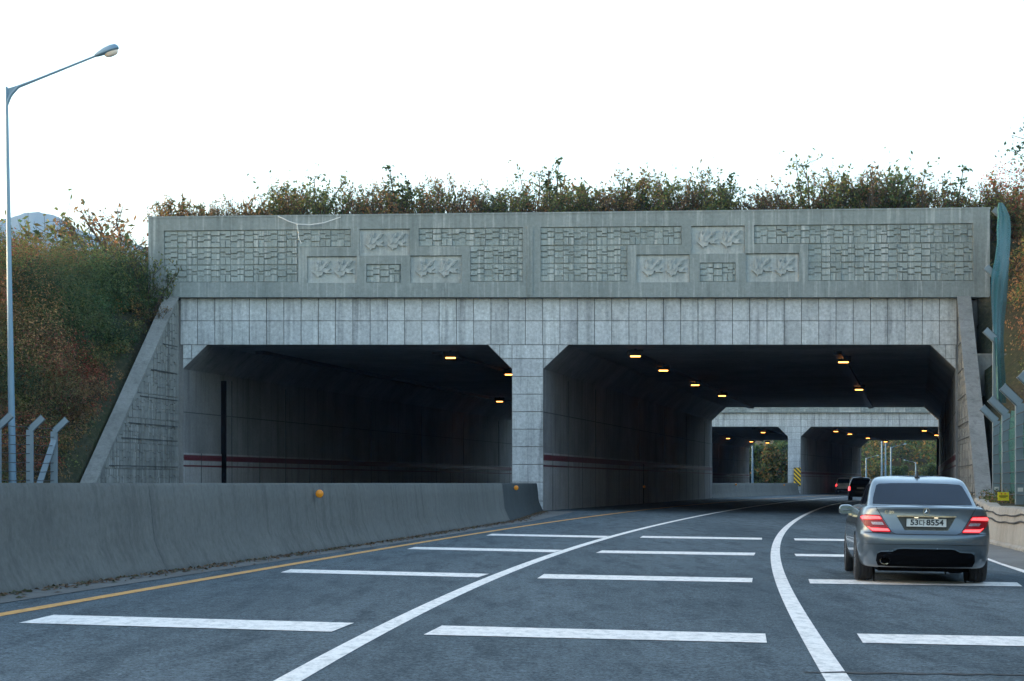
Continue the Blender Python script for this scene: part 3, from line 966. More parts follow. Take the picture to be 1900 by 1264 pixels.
def plant(kind, loc, h, label, group=None, name="bush", cat="bush", wide=1.0):
    sm, lm, top = KIND[kind]
    s = h / top
    root = thing(name, label, cat, loc, (0, 0, random.uniform(0, 6.28)), group)
    root.scale = (s * wide * random.uniform(.9, 1.1), s * wide * random.uniform(.9, 1.1), s)
    for nm, me in (("stems", sm), ("foliage", lm)):
        o = bpy.data.objects.new(nm, me); COL.objects.link(o); o.parent = root
    return root
SKY = [(300, 392, 'sparse russet bush'), (318, 372, 'feathery tuft of reed'), (352, 390, 'thin twiggy brown bush'), (385, 378, 'thin twiggy brown bush'), (425, 380, 'sparse russet bush'), (462, 376, 'olive brown bush'),
       (505, 358, 'dark green bush'), (540, 350, 'leafy green bush'), (578, 333, 'round dark topped shrub'), (612, 356, 'leafy green bush'), (645, 358, 'olive brown bush'), (682, 342, 'thin twiggy brown bush'),
       (722, 352, 'olive brown bush'), (747, 312, 'tall sparse sapling'), (785, 350, 'leafy green bush'), (820, 345, 'sparse russet bush'), (852, 333, 'thin twiggy brown bush'), (888, 362, 'dark green bush'),
       (925, 354, 'olive brown bush'), (962, 350, 'sparse russet bush'), (992, 326, 'round dark topped shrub'), (1022, 295, 'tall sparse sapling'), (1045, 352, 'leafy green bush'), (1085, 345, 'feathery tuft of reed'),
       (1118, 362, 'olive brown bush'), (1160, 322, 'sparse russet bush'), (1195, 338, 'leafy green bush'), (1235, 332, 'thin twiggy brown bush'), (1275, 322, 'round dark topped shrub'), (1310, 345, 'dark green bush'), (1345, 322, 'tall sparse sapling'),
       (1385, 362, 'thin twiggy brown bush'), (1430, 350, 'sparse russet bush'), (1470, 350, 'olive brown bush'), (1512, 308, 'round dark topped shrub'), (1552, 318, 'thin twiggy brown bush'), (1585, 332, 'sparse russet bush'),
       (1618, 316, 'thin twiggy brown bush'), (1642, 318, 'leafy green bush'), (1685, 322, 'round dark topped shrub'), (1725, 342, 'sparse russet bush'), (1762, 312, 'tall sparse sapling'), (1800, 348, 'olive brown bush'), (1835, 345, 'thin twiggy brown bush'), (1868, 340, 'sparse russet bush')]
SKY += [(x + 9 * math.sin(i * 7.3), y + 6 + 14 * abs(math.sin(i * 3.1)), k) for i, (x, y, k) in enumerate([(335, 372, 'olive brown bush'), (368, 374, 'feathery tuft of reed'), (405, 372, 'sparse russet bush'), (445, 368, 'thin twiggy brown bush'), (480, 364, 'feathery tuft of reed'), (560, 342, 'sparse russet bush'), (660, 346, 'sparse russet bush'), (705, 340, 'leafy green bush'), (765, 335, 'sparse russet bush'), (838, 338, 'olive brown bush'), (905, 355, 'thin twiggy brown bush'), (945, 345, 'leafy green bush'), (1010, 335, 'olive brown bush'), (1062, 348, 'thin twiggy brown bush'), (1100, 352, 'leafy green bush'), (1140, 338, 'thin twiggy brown bush'), (1178, 330, 'olive brown bush'), (1215, 330, 'sparse russet bush'), (1255, 326, 'leafy green bush'), (1295, 326, 'sparse russet bush'), (1330, 335, 'leafy green bush'), (1368, 350, 'olive brown bush'), (1405, 355, 'feathery tuft of reed'), (1450, 345, 'thin twiggy brown bush'), (1490, 330, 'olive brown bush'), (1530, 322, 'leafy green bush'), (1570, 340, 'olive brown bush'), (1602, 325, 'leafy green bush'), (1662, 320, 'olive brown bush'), (1705, 335, 'leafy green bush'), (1745, 345, 'olive brown bush'), (1782, 345, 'sparse russet bush'), (1818, 346, 'leafy green bush'), (1850, 340, 'olive brown bush')])]
SKY.sort()
ORD = ["first", "second", "third", "fourth", "fifth", "sixth", "seventh", "eighth", "ninth", "tenth", "eleventh", "twelfth", "thirteenth", "fourteenth", "fifteenth", "sixteenth", "seventeenth", "eighteenth"]
NB = {}
ZB = 11.68
for i, (x, y, k) in enumerate(SKY):
    D = 91.6 + (i * 37 % 5) * .7
    zt = CH + (HZ - y) * D / F
    NB[k] = NB.get(k, 0) + 1
    plant(k, ((x - CX) * D / F, D, ZB - .05), zt - ZB, "%s on the near overpass, %s such from the left" % (k, ORD[NB[k] - 1]), "bushes along the top of the near overpass", wide=random.uniform(.85, 1.1))
# low growth filling in between
def clump_stuff(name, pts, per, rad, size, palf, seed, flat=.6):
    rng = np.random.default_rng(seed)
    cen, col, sz = [], [], []
    for (x, y, z) in pts:
        k = max(3, int(per * rng.uniform(.6, 1.4)))
        rr = rad * rng.choice([.5, .7, 1.0, 1.0, 1.5, 2.1]) * rng.uniform(.8, 1.2); k = int(k * max(.6, (rr / rad) ** 1.3))
        d = rng.normal(size=(k, 3)); d /= np.linalg.norm(d, axis=1)[:, None]
        d *= (rng.uniform(.2, 1, (k, 1)) ** .5) * rr
        d[:, 2] *= flat
        cen.append(np.array([x, y, z + rr * flat * .6]) + d)
        c = pick(palf(x, y, z), k, rng) * rng.uniform(.7, 1.3)
        col.append(c); sz.append(rng.uniform(.6, 1.35, k) * size)
    o = bpy.data.objects.new(name, leaf_mesh(name, np.concatenate(cen), np.concatenate(sz), np.concatenate(col), .5, .3, rng))
    COL.objects.link(o)
    o["kind"] = "stuff"
    return o
rr = random.Random(5)
pts = []
for i in range(430):
    x = rr.uniform(-15.2, 20.4); y = rr.uniform(90.8, 97)
    b = .4 + .8 * vnoise(x * .9, y * .3)
    pts.append((x, y, ZB - .1 + rr.uniform(0, 1.3) * max(.25, b)))
clump_stuff("undergrowth", pts, 30, .40, .06, lambda x, y, z: [['green', 'olive'], ['russet', 'olive'], ['green', 'dark'], ['russet', 'straw']][int((vnoise(x, 0, 1.7) + 1) * 1.99) % 4], 21)

# thicket on both banks: crown after crown of shrubs, too tangled to count
def thicket(name, side, ymin, ymax, n, dens, rad, size, seed, smax=16, smin=.7, vis=lambda x, y: True, pal=None):
    rr = random.Random(seed)
    rng = np.random.default_rng(seed)
    e = EL if side < 0 else ER
    cen, col, sz, bi = [], [], [], []
    tries = got = 0
    while got < n and tries < n * 30:
        tries += 1
        y = rr.uniform(ymin, ymax); s = smin + rr.random() ** 1.25 * (smax - smin)
        x = float(np.interp(y, *e.T)) + side * s
        if not vis(x, y): continue
        if side > 0 and y < 91 and s < 2.0: continue
        got += 1
        r = rad * rr.choice([.45, .7, .9, 1.1, 1.4, 1.8])
        if s < 1.3: r = min(r, .35 + .3 * s)
        lift = rr.uniform(.1, 1.15) * r
        k = max(20, int(dens * r * r * rr.uniform(.7, 1.2)))
        d = rng.normal(size=(k, 3)); d[:, 2] = np.abs(d[:, 2]) - .25
        d /= np.linalg.norm(d, axis=1)[:, None]
        lump = 1 + .22 * np.sin(d[:, 0] * 7 + x) * np.cos(d[:, 1] * 6 + y)
        p = d * (r * lump * rng.uniform(.55, 1.08, k) ** .6)[:, None]
        p[:, 2] *= rr.uniform(.8, 1.25)
        cen.append(np.array([x, y, bank_z(side, s, y) + lift]) + p); bi.append(d)
        v = 2.2 * vnoise(x * .7 + s * .3, y * .5 + s * .6) + rr.uniform(-.45, .45)
        if pal: pp = pal
        elif v < -.75: pp = ['dark', 'green']
        elif v < -.3: pp = ['green', 'green', 'olive']
        elif v < .05: pp = ['olive', 'olive', 'autumn']
        elif v < .5: pp = ['russet', 'olive', 'russet']
        else: pp = ['red', 'red', 'russet']
        c2 = pick(pp, 2, rng); col.append(c2[(rng.random(k) < .3).astype(int)] * rng.uniform(.8, 1.2, (k, 1)) * rr.uniform(.75, 1.5)); sz.append(rng.uniform(.6, 1.35, k) * size)
    o = bpy.data.objects.new(name, leaf_mesh(name, np.concatenate(cen), np.concatenate(sz), np.concatenate(col), .5, .0, rng, np.concatenate(bi)))
    COL.objects.link(o); o["kind"] = "stuff"
    return o
thicket("thicket", -1, 73, 93, 620, 540, .9, .045, 31, smax=9, smin=.3, vis=lambda x, y: x / y > -.262)
thicket("thicket", -1, 90, 122, 330, 400, 1.05, .05, 37, vis=lambda x, y: x / y > -.262)
thicket("thicket", -1, 30, 66, 120, 120, 1.2, .12, 32)
thicket("thicket", 1, 70, 118, 330, 330, 1.0, .06, 33, vis=lambda x, y: x / y < .262)
thicket("thicket", 1, 30, 70, 120, 120, 1.2, .12, 34, smin=1.6)
thicket("thicket", -1, 166, 214, 130, 120, 1.1, .12, 35, smax=9, pal=['autumn', 'russet', 'olive'])
thicket("thicket", 1, 166, 214, 80, 120, 1.1, .12, 36, smax=9)
# weeds on the shoulder behind the low right wall
pts = []
for i in range(150):
    y = rr.uniform(57.5, 80); x = wall_r(y) + rr.uniform(.4, 2.0)
    pts.append((x, y, .70))
clump_stuff("weeds", pts, 22, .17, .045, lambda x, y, z: ['olive', 'russet', 'green'], 41, .7)

# single trees and shrubs that stand out of the thicket
def bank_plant(kind, px, py_top, D, side, label, name="bush", cat="bush", wide=1.0):
    x = (px - CX) * D / F
    s = abs(x - float(np.interp(D, *(EL if side < 0 else ER).T)))
    zg = bank_z(side, s, D)
    zt = CH + (HZ - py_top) * D / F
    return plant(kind, (x, D, zg - .1), max(.8, zt - zg), label, "shrubs standing out of the roadside thicket", name, cat, wide)
bank_plant('leafy green bush', 120, 418, 104, -1, "green shrub in front of the blue mountain at the left", wide=.9)
bank_plant('sparse russet bush', 20, 436, 102, -1, "russet shrub at the far left beside the lamp post", wide=1.1)
bank_plant('olive brown bush', 165, 432, 102, -1, "olive shrub just right of the blue mountain")
bank_plant('thin twiggy brown bush', 208, 404, 100, -1, "bare twiggy shrub left of the overpass corner", wide=1.2)
bank_plant('thin twiggy brown bush', 243, 400, 98, -1, "taller bare twiggy shrub against the sky at the overpass corner", wide=1.2)
bank_plant('dark green bush', 70, 452, 100, -1, "dark low shrub under the blue mountain")
bank_plant('leafy green bush', 268, 470, 89.2, -1, "olive green shrub overlapping the left end of the parapet", wide=.5)
bank_plant('olive brown bush', 285, 560, 88.6, -1, "low shrub beside the top of the left wing wall", wide=.8)
bank_plant('sparse russet bush', 1872, 365, 93, 1, "russet shrub behind the green net at the right")
bank_plant('olive brown bush', 1905, 330, 96, 1, "olive shrub at the right edge of the picture")

# trees
def tree_meshes(seed, h, r, n_limb, n_clump, per, size, pals, trunk_r):
    rng = np.random.default_rng(seed)
    mb = MB()
    pts = [np.array([rng.normal() * .02 * h * t, rng.normal() * .02 * h * t, h * .8 * t - .3]) for t in np.linspace(0, 1, 6)]
    mb.tube(pts, [trunk_r * (1 - .8 * t) + .02 for t in np.linspace(0, 1, 6)], 7, cap=False)
    cen, col = [], []
    for i in range(n_limb):
        t = rng.uniform(.25, 1)
        k = min(4, int(t * 5)); b = pts[k] + (pts[k + 1] - pts[k]) * (t * 5 - k)
        a = rng.uniform(0, 6.283)
        ln = r * rng.uniform(.55, 1.0) * (1.15 - .5 * t)
        e = b + np.array([math.cos(a) * ln, math.sin(a) * ln, h * rng.uniform(.02, .22)])
        m_ = (b + e) / 2 + np.array([0, 0, .04 * h])
        mb.tube([b, m_, e], [trunk_r * .3, trunk_r * .2, .015], 5, cap=False)
        for q in range(n_clump // n_limb):
            u = rng.uniform(.35, 1.1)
            c = b + (e - b) * u + rng.normal(size=3) * np.array([.12 * r, .12 * r, .09 * r])
            d = rng.normal(size=(per, 3)) * np.array([.13 * r, .13 * r, .075 * r])
            cen.append(c + d); col.append(pick(pals, per, rng) * rng.uniform(.65, 1.35))
    cen = np.concatenate(cen); col = np.concatenate(col)
    return mb.mesh("trunk", M['bark']), leaf_mesh("crown", cen, rng.uniform(.6, 1.3, len(cen)) * size, col, .55, .3, rng)
def tree(meshes, loc, label, group=None, s=1.0, rz=None):
    root = thing("tree", label, "tree", loc, (0, 0, random.uniform(0, 6.28) if rz is None else rz), group)
    root.scale = (s, s, s)
    for nm, me in (("trunk", meshes[0]), ("crown", meshes[1])):
        o = bpy.data.objects.new(nm, me); COL.objects.link(o); o.parent = root
    return root
TA = tree_meshes(61, 9, 4.2, 26, 130, 60, .28, ['dark', 'green'], .25)
TB = tree_meshes(62, 7, 3.6, 24, 120, 60, .26, ['green', 'olive', 'autumn'], .2)
TC = tree_meshes(63, 7.5, 2.6, 20, 44, 26, .10, ['green', 'dark'], .14)
D = 97; x = (1968 - CX) * D / F
tree(TC, (x, D, 12.0), "tall sparse tree reaching in over the right edge of the picture", s=1.0)
for i, (px, D, s, t, lab) in enumerate([(1402, 335, .95, TA, "rounded dark green tree at the left beyond the far overpass"), (1432, 330, 1.05, TA, "taller dark green tree seen through the far left tunnel mouth"), (1456, 326, 1.12, TB, "olive tree half hidden by the striped pillar"), (1480, 345, 1.3, TA, "dark tree behind the far pillar"),
                                        (1612, 372, .72, TB, "yellowish tree at the left end of the far hill foot"), (1640, 380, .7, TB, "autumn tree behind the two tall far lamp posts"), (1668, 376, .66, TA, "dark green tree at the middle of the far hill foot"), (1702, 384, .7, TB, "autumn tree near the far hook shaped lamp post"), (1732, 380, .72, TA, "dark tree at the right end of the far hill foot")]):
    tree(t, ((px - CX) * D / F, D, -1.0), lab, "trees beyond the far overpass", s)
# woods on the far hill: one mass
rr = random.Random(77)
pts = []
for i in range(900):
    y = rr.uniform(398, 640); x = y * rr.uniform(.14, .235)
    pts.append((x, y, hill_z(x, y) + rr.uniform(.5, 2.5)))
PW = [['autumn', 'olive'], ['green', 'olive'], ['russet', 'olive'], ['green', 'dark'], ['green', 'autumn']]
clump_stuff("woods", pts, 46, 3.0, .42, lambda x, y, z: PW[int(abs(math.sin(x * 12.9 + y * 3.3)) * 997) % 5], 51, .9)
# ------------------------------------------------------------------ vehicles
M['silver'] = carpaint("silver_grey_car_paint", (.115, .145, .168), .6)
M['blackpaint'] = carpaint("black_car_paint", (.022, .026, .03), .2)
M['whitepaint'] = carpaint("white_car_paint", (.8, .8, .79), .05)
def glass_mat():
    m, nt, N, L, P = nodes_of("tinted_glass")
    P.inputs["Base Color"].default_value = (.008, .014, .026, 1)
    tc = N.new("ShaderNodeTexCoord").outputs["Object"]
    n = noise(N, L, tc, 2, 4, .6)
    L.new(ramp(N, L, n, [(.3, .03), (.7, .07)]), P.inputs["Roughness"])
    P.inputs["Specular IOR Level"].default_value = .08
    return m
M['glass'] = glass_mat()
M['chrome'] = plain("chrome", (.62, .64, .66), .12, 1.0, .04)
M['redlens'] = plain("red_lamp_lens", (.20, .004, .010), .3, 0, .2, 30, .3, .0, emit=(1, .012, .02), estr=.007)
M['litred'] = plain("lit_tail_lamp", (.9, .05, .05), .3, emit=(1.0, .045, .05), estr=.6)
M['clearlens'] = plain("clear_lamp_lens", (.34, .25, .26), .25, .2, .35, 60)
M['mirror'] = plain("mirror_glass", (.10, .14, .155), .25, .4)
M['plate'] = plain("number_plate_white", (.62, .64, .62), .45, 0, .04)
M['ink'] = plain("plate_ink", (.012, .016, .022), .5)
M['alloy'] = plain("alloy_rim", (.3, .31, .32), .3, .8)
M['under'] = plain("underbody", (.01, .01, .01), .9)
M['dark_recess'] = plain("recess_shade_grey", (.05, .065, .075), .3, .2)  # darker grey paints in the shade inside the plate recess

def contour(yr, yf, w, bow=.07, rc=1.0):
    q = min(1.0, (yf - yr) / 2.6); bow *= q; rc *= q
    p = [(0, yr), (.25 * w, yr + bow * .06), (.5 * w, yr + bow * .26), (.7 * w, yr + bow * .55), (.84 * w, yr + bow * .9 + .02 * rc),
         (.93 * w, yr + bow + .10 * rc), (.975 * w, yr + bow + .24 * rc), (w * .995, yr + bow + .45 * rc)]
    a, b = yr + bow + .8 * rc, yf - .95 * q
    p += [(w, a + (b - a) * t) for t in (0, .2, .4, .6, .8, 1)]
    p += [(.985 * w, yf - .6 * q), (.94 * w, yf - .32 * q), (.84 * w, yf - .17 * q), (.65 * w, yf - .08 * q), (.35 * w, yf - .02 * q), (0, yf)]
    return p
def hull(levels, bow, rc, crown=0, tilt=0, zfun=None, bottom=True):
    """closed surface lofted through horizontal sections (z, rear y, front y, half width)"""
    mb = MB()
    rings = []
    for z, yr, yf, w in levels:
        c = contour(yr, yf, w, bow, rc)
        rings.append([(x, y, (zfun(z, y) if zfun else z)) for x, y in c])
    n = len(rings[0])
    vs = []
    for r in rings:
        for (x, y, z) in r: vs.append((x, y, z))
        for (x, y, z) in r[1:-1][::-1]: vs.append((-x, y, z))
    m = 2 * n - 2
    fs = []
    for i in range(len(rings) - 1):
        for k in range(m):
            k2 = (k + 1) % m
            fs.append((i * m + k, i * m + k2, (i + 1) * m + k2, (i + 1) * m + k))
    # decks
    for ri, (sgn) in ((len(rings) - 1, 1), (0, -1)):
        if sgn < 0 and not bottom: continue
        base = ri * m
        cols = [-.5, 0, .5]
        idx = {}
        r = rings[ri]
        for i in range(1, n - 1):
            for j, f in enumerate(cols):
                x, y, z = r[i]
                vs.append((x * f, y, z + (crown * (1 - f * f) if sgn > 0 else 0)))
                idx[(i, j)] = len(vs) - 1
        Rr = lambda i: base + i
        Lf = lambda i: base + m - i
        for i in range(1, n - 2):
            row = lambda q: [Lf(q), idx[(q, 0)], idx[(q, 1)], idx[(q, 2)], Rr(q)]
            a, b = row(i), row(i + 1)
            for k in range(4):
                f = (a[k], a[k + 1], b[k + 1], b[k])
                fs.append(f if sgn > 0 else f[::-1])
        for q, e in ((1, base), (n - 2, base + n - 1)):
            a = [Lf(q), idx[(q, 0)], idx[(q, 1)], idx[(q, 2)], Rr(q)]
            for k in range(4):
                f = (e, a[k + 1], a[k])
                if q != 1: f = f[::-1]
                fs.append(f if sgn > 0 else f[::-1])
    mb.add(vs, fs)
    return mb
def eval_mesh(mb, cutters=(), sub=2, name="body"):
    o = bpy.data.objects.new("tmp", mb.mesh("tmp", M['black']))
    COL.objects.link(o)
    bm = bmesh.new(); bm.from_mesh(o.data); bmesh.ops.recalc_face_normals(bm, faces=bm.faces); bm.to_mesh(o.data); bm.free()
    tmp = [o]
    if sub:
        s = o.modifiers.new("s", 'SUBSURF'); s.levels = sub; s.render_levels = sub
    for c in cutters:
        co = bpy.data.objects.new("tmpc", c.mesh("tmpc", M['black'])); COL.objects.link(co); tmp.append(co)
        bm = bmesh.new(); bm.from_mesh(co.data); bmesh.ops.recalc_face_normals(bm, faces=bm.faces); bm.to_mesh(co.data); bm.free()
        b = o.modifiers.new("b", 'BOOLEAN'); b.operation = 'DIFFERENCE'; b.object = co; b.solver = 'EXACT'
    dg = bpy.context.evaluated_depsgraph_get()
    dg.update()
    me = bpy.data.meshes.new_from_object(o.evaluated_get(dg), depsgraph=dg)
    for t in tmp:
        d = t.data; bpy.data.objects.remove(t); bpy.data.meshes.remove(d)
    me.name = name
    return me
def bvh_of(me):
    bm = bmesh.new(); bm.from_mesh(me); t = BVHTree.FromBMesh(bm); bm.free(); return t
def decal(bvh, poly, view='rear', off=.004, step=.03, thick=0.0, default=None):
    """lay an outline on the bodywork: cells of the outline are cast onto the surface along the view direction"""
    us = [p[0] for p in poly]; vs_ = [p[1] for p in poly]
    mb = MB()
    cache = {}
    def cast(u, v):
        k = (round(u, 5), round(v, 5))
        if k in cache: return cache[k]
        if view == 'rear': o, d = Vector((u, -3, v)), Vector((0, 1, 0))
        elif view == 'front': o, d = Vector((u, 7, v)), Vector((0, -1, 0))
        elif view == 'left': o, d = Vector((-3, u, v)), Vector((1, 0, 0))
        elif view == 'right': o, d = Vector((3, u, v)), Vector((-1, 0, 0))
        else: o, d = Vector((u, v, 3)), Vector((0, 0, -1))
        h = bvh.ray_cast(o, d)
        cache[k] = None if h[0] is None else h[0] - d * off + (h[1] * off * .5 if h[1].dot(d) < 0 else Vector((0, 0, 0)))
        return cache[k]
    u = math.floor(min(us) / step) * step
    while u < max(us):
        v = math.floor(min(vs_) / step) * step
        while v < max(vs_):
            p = list(poly)
            for c in ((1, 0, u + step), (-1, 0, -u), (0, 1, v + step), (0, -1, -v)):
                p = clip_poly(p, *c)
                if len(p) < 3: break
            if len(p) >= 3:
                q = [cast(*a) for a in p]
                if all(t is not None for t in q):
                    if view in ('left', 'front'): q = q[::-1]
                    mb.add(q, [list(range(len(q)))])
            v += step
        u += step
    return mb
def text_mesh(body, size, loc, mat, name, parent, ext=.003, xs=1.0, align='CENTER'):
    cu = bpy.data.curves.new("t", 'FONT')
    cu.body = body; cu.size = size; cu.extrude = ext; cu.offset = size * .025; cu.align_x = align; cu.align_y = 'CENTER'
    o = bpy.data.objects.new("t", cu); COL.objects.link(o)
    dg = bpy.context.evaluated_depsgraph_get(); dg.update()
    me = bpy.data.meshes.new_from_object(o.evaluated_get(dg), depsgraph=dg)
    bpy.data.objects.remove(o); bpy.data.curves.remove(cu)
    me.transform(Matrix.Translation(loc) @ Matrix.Rotation(R(90), 4, 'X') @ Matrix.Diagonal((xs, 1, 1, 1)))
    me.materials.clear(); me.materials.append(mat)
    o = bpy.data.objects.new(name, me); COL.objects.link(o); o.parent = parent
    return o
def put(me, name, mat, parent, smooth=True, sharp=32):
    me.materials.clear(); me.materials.append(mat)
    me.polygons.foreach_set("material_index", [0] * len(me.polygons))
    if smooth:
        me.polygons.foreach_set("use_smooth", [True] * len(me.polygons)); me.set_sharp_from_angle(angle=R(sharp))
    o = bpy.data.objects.new(name, me); COL.objects.link(o); o.parent = parent
    return o
def wheel(parent, x, y, r, w, sx):
    t = MB()
    prof = [(r * .64, -w / 2 + .01), (r * .70, -w / 2), (r * .93, -w / 2 + .004), (r * .985, -w / 2 + .03), (r, -w / 2 + .06)]
    for g in (-.05, 0, .05): prof += [(r, g - .008), (r - .012, g - .006), (r - .012, g + .006), (r, g + .008)]
    prof += [(r, w / 2 - .06), (r * .985, w / 2 - .03), (r * .93, w / 2 - .004), (r * .70, w / 2), (r * .64, w / 2 - .01)]
    ty = t.lathe(prof, (x, y, r), 'X', 40).build("tyre", M['rubber'], parent, local=True, smooth=True, sharp=30)
    rm = MB()
    o = sx * (w / 2 - .03)
    rm.lathe([(r * .65, o - sx * .1), (r * .66, o + sx * .012), (r * .60, o + sx * .01), (r * .58, o - sx * .05), (0.05, o - sx * .07)], (x, y, r), 'X', 30)
    for k in range(7):
        a = 2 * math.pi * k / 7
        rm.bar((x + o, y + .05 * math.cos(a), r + .05 * math.sin(a)), (x + o - sx * .005, y + r * .6 * math.cos(a), r + r * .6 * math.sin(a)), .035, .05, (1, 0, 0))
    rm.lathe([(.06, o - .02), (.06, o + .008), (0, o + .012)] if sx > 0 else [(.06, o + .02), (.06, o - .008), (0, o - .012)], (x, y, r), 'X', 16)
    rm.build("rim", M['alloy'], ty, local=True)
    return ty
def place_car(root, X, Y, yaw):
    root.location = (X, Y, float(gz(X, Y)) + .012)
    root.rotation_euler = (0, math.atan(.015), -yaw)

# ---- the silver saloon
car = thing("sedan", "silver grey saloon ahead in the right lane with lit tail lamps and white plate", "car")
zf = lambda z, y: z - (max(0, z - .62) ** 1.0) * .30 * max(0, min(1, (y - 1.9) / 1.7)) ** 1.3
lv = [(.20, -.80, 3.36, .70), (.205, -.86, 3.42, .775), (.23, -.93, 3.48, .83), (.34, -.985, 3.52, .862), (.46, -1.02, 3.55, .878), (.535, -1.035, 3.56, .885), (.60, -1.035, 3.55, .885), (.652, -1.02, 3.54, .885), (.672, -.985, 3.53, .883),
      (.76, -.965, 3.50, .880), (.88, -.945, 3.44, .862), (.955, -.945, 3.40, .835), (.99, -.962, 3.36, .80), (1.004, -.945, 3.33, .775), (1.012, -.88, 3.28, .735)]
cut = [MB().lathe([(.345, s * 1.2), (.345, s * .62)], (0, y, .325), 'X', 36) for s in (-1, 1) for y in (0, 2.76)]
rec = MB().prism([(-.385, -1.4, .875), (.385, -1.4, .875), (.285, -1.4, .70), (-.285, -1.4, .70)], (0, .50, 0))
body_me = eval_mesh(hull(lv, .13, .8, .018, zfun=zf), cut + [rec], 2, "body")
bv = bvh_of(body_me)
put(body_me, "body", M['silver'], car)
# inner wheel housings
for s in (-1, 1):
    for y in (0, 2.76):
        pass
MB().box(-.60, .60, -.62, 3.2, .155, .60).build("underbody", M['void'], car, local=True)
gl = [(.975, -.56, 2.55, .755), (1.02, -.44, 2.36, .738), (1.10, -.24, 2.06, .716), (1.20, .02, 1.78, .69), (1.29, .25, 1.52, .655), (1.335, .37, 1.38, .632), (1.372, .54, 1.22, .595), (1.396, .76, 1.07, .53), (1.405, .86, 1.02, .44)]
gm = eval_mesh(hull(gl, .11, .30, .012, bottom=False), (), 2, "cabin")
gv = bvh_of(gm)
cab = put(gm, "cabin", M['silver'], car, sharp=50)
decal(gv, [(-.668, 1.032), (.668, 1.032), (.652, 1.11), (.588, 1.275), (.55, 1.298), (.38, 1.308), (0, 1.314), (-.38, 1.308), (-.55, 1.298), (-.588, 1.275), (-.652, 1.11)], 'rear', .004, .04).build("rear_window", M['glass'], cab, local=True, smooth=True, sharp=60)
decal(gv, [(-.68, 1.0), (.68, 1.0), (.55, 1.28), (.0, 1.305), (-.55, 1.28)], 'front', .004, .05).build("windscreen", M['glass'], cab, local=True, smooth=True, sharp=60)
for side in ('left', 'right'):
    for p in ([(.08, 1.035), (.78, 1.02), (.78, 1.30), (.56, 1.295), (.30, 1.19)], [(.86, 1.02), (1.86, 1.005), (1.66, 1.12), (1.34, 1.27), (1.2, 1.295), (.86, 1.30)]):
        decal(gv, p, side, .004, .06).build("side_window", M['glass'], cab, local=True, smooth=True, sharp=60)
    s = -1 if side == 'left' else 1
    for hx in (.55, 1.62):
        h = bv.ray_cast(Vector((s * 3, hx, .86)), Vector((-s, 0, 0)))[0]
        MB().box(min(h.x, h.x + s * .035), max(h.x, h.x + s * .035), hx - .11, hx + .11, .845, .872).build("door_handle", M['chrome'], car, local=True)
    mm = MB()
    mprof = [(-.10, .10, .02), (-.07, .14, .10), (.0, .15, .15), (.08, .12, .12), (.14, .06, .05)]
    n = 14; vs = []; fs = []
    for (dy, hw, hz_) in mprof:
        for q in range(n):
            t = 2 * math.pi * q / n
            cx_, cz_ = math.cos(t), math.sin(t)
            sq = (abs(cx_) ** 3 + abs(cz_) ** 3) ** (-1 / 3)
            vs.append((s * .925 + hw * .70 * cx_ * sq, 1.66 + dy, .925 + .075 * hz_ / .15 * cz_ * sq))
    for i in range(len(mprof) - 1):
        for q in range(n): fs.append((i * n + q, (i + 1) * n + q, (i + 1) * n + (q + 1) % n, i * n + (q + 1) % n))
    fs += [list(range(n)), [(len(mprof) - 1) * n + q for q in range(n)][::-1]]
    mm.add(vs, fs); mm.bar((s * .88, 1.72, .90), (s * .80, 1.78, .89), .05, .08)
    mo = mm.build("door_mirror", M['silver'], car, local=True, smooth=True, sharp=50)
    MB().prism([(s * .925 + a * .092, 1.57, .925 + b * .055) for a, b in ((-1, -.7), (-.7, -1), (.8, -1), (1, -.6), (1, .6), (.7, 1), (-.7, 1), (-1, .6))], (0, -.008, 0)).build("mirror_glass", M['mirror'], mo, local=True)
# shut lines of the boot and bumper, and the painted shade of a crease
tl = MB()
def seam(bvh, pts, view, w=.008):
    m_ = MB()
    for a, b in zip(pts[:-1], pts[1:]):
        d = Vector((b[0] - a[0], b[1] - a[1])).normalized(); nn = Vector((-d.y, d.x)) * w / 2
        q = decal(bvh, [(a[0] + nn.x, a[1] + nn.y), (a[0] - nn.x, a[1] - nn.y), (b[0] - nn.x, b[1] - nn.y), (b[0] + nn.x, b[1] + nn.y)], view, .003, .05)
        m_.add(q.v, q.f)
    return m_
sm_ = seam(bv, [(-.655, .992), (-.60, .90), (-.455, .672), (-.40, .648), (.40, .648), (.455, .672), (.60, .90), (.655, .992)], 'rear')
q = seam(bv, [(-.86, .665), (-.42, .650)], 'rear', .007); sm_.add(q.v, q.f)
q = seam(bv, [(.42, .650), (.86, .665)], 'rear', .007); sm_.add(q.v, q.f)
q = seam(bv, [(-.80, .512), (0, .520), (.80, .512)], 'rear', .006); sm_.add(q.v, q.f)  # black line paints the shade along the bumper crease
sm_.build("shut_and_crease_line", M['black'], car, local=True)
# tail lamps
for s in (-1, 1):
    P2 = lambda pts: [(s * a, b) for a, b in pts][::(1 if s > 0 else -1)]
    ta = decal(bv, P2([(.61, .893), (.46, .668), (.70, .668), (.80, .75), (.855, .84), (.84, .882), (.78, .896)]), 'rear', .008, .03).build("tail_lamp", M['redlens'], car, local=True, smooth=True, sharp=60)
    for p in ([(.61, .873), (.585, .84), (.825, .833), (.842, .862), (.80, .878)], [(.505, .715), (.475, .685), (.70, .683), (.765, .74), (.72, .722)]):
        decal(bv, P2(p), 'rear', .012, .02).build("lit_band", M['litred'], ta, local=True)
    decal(bv, P2([(.575, .80), (.548, .762), (.70, .764), (.72, .80)]), 'rear', .012, .02).build("clear_band", M['clearlens'], ta, local=True)
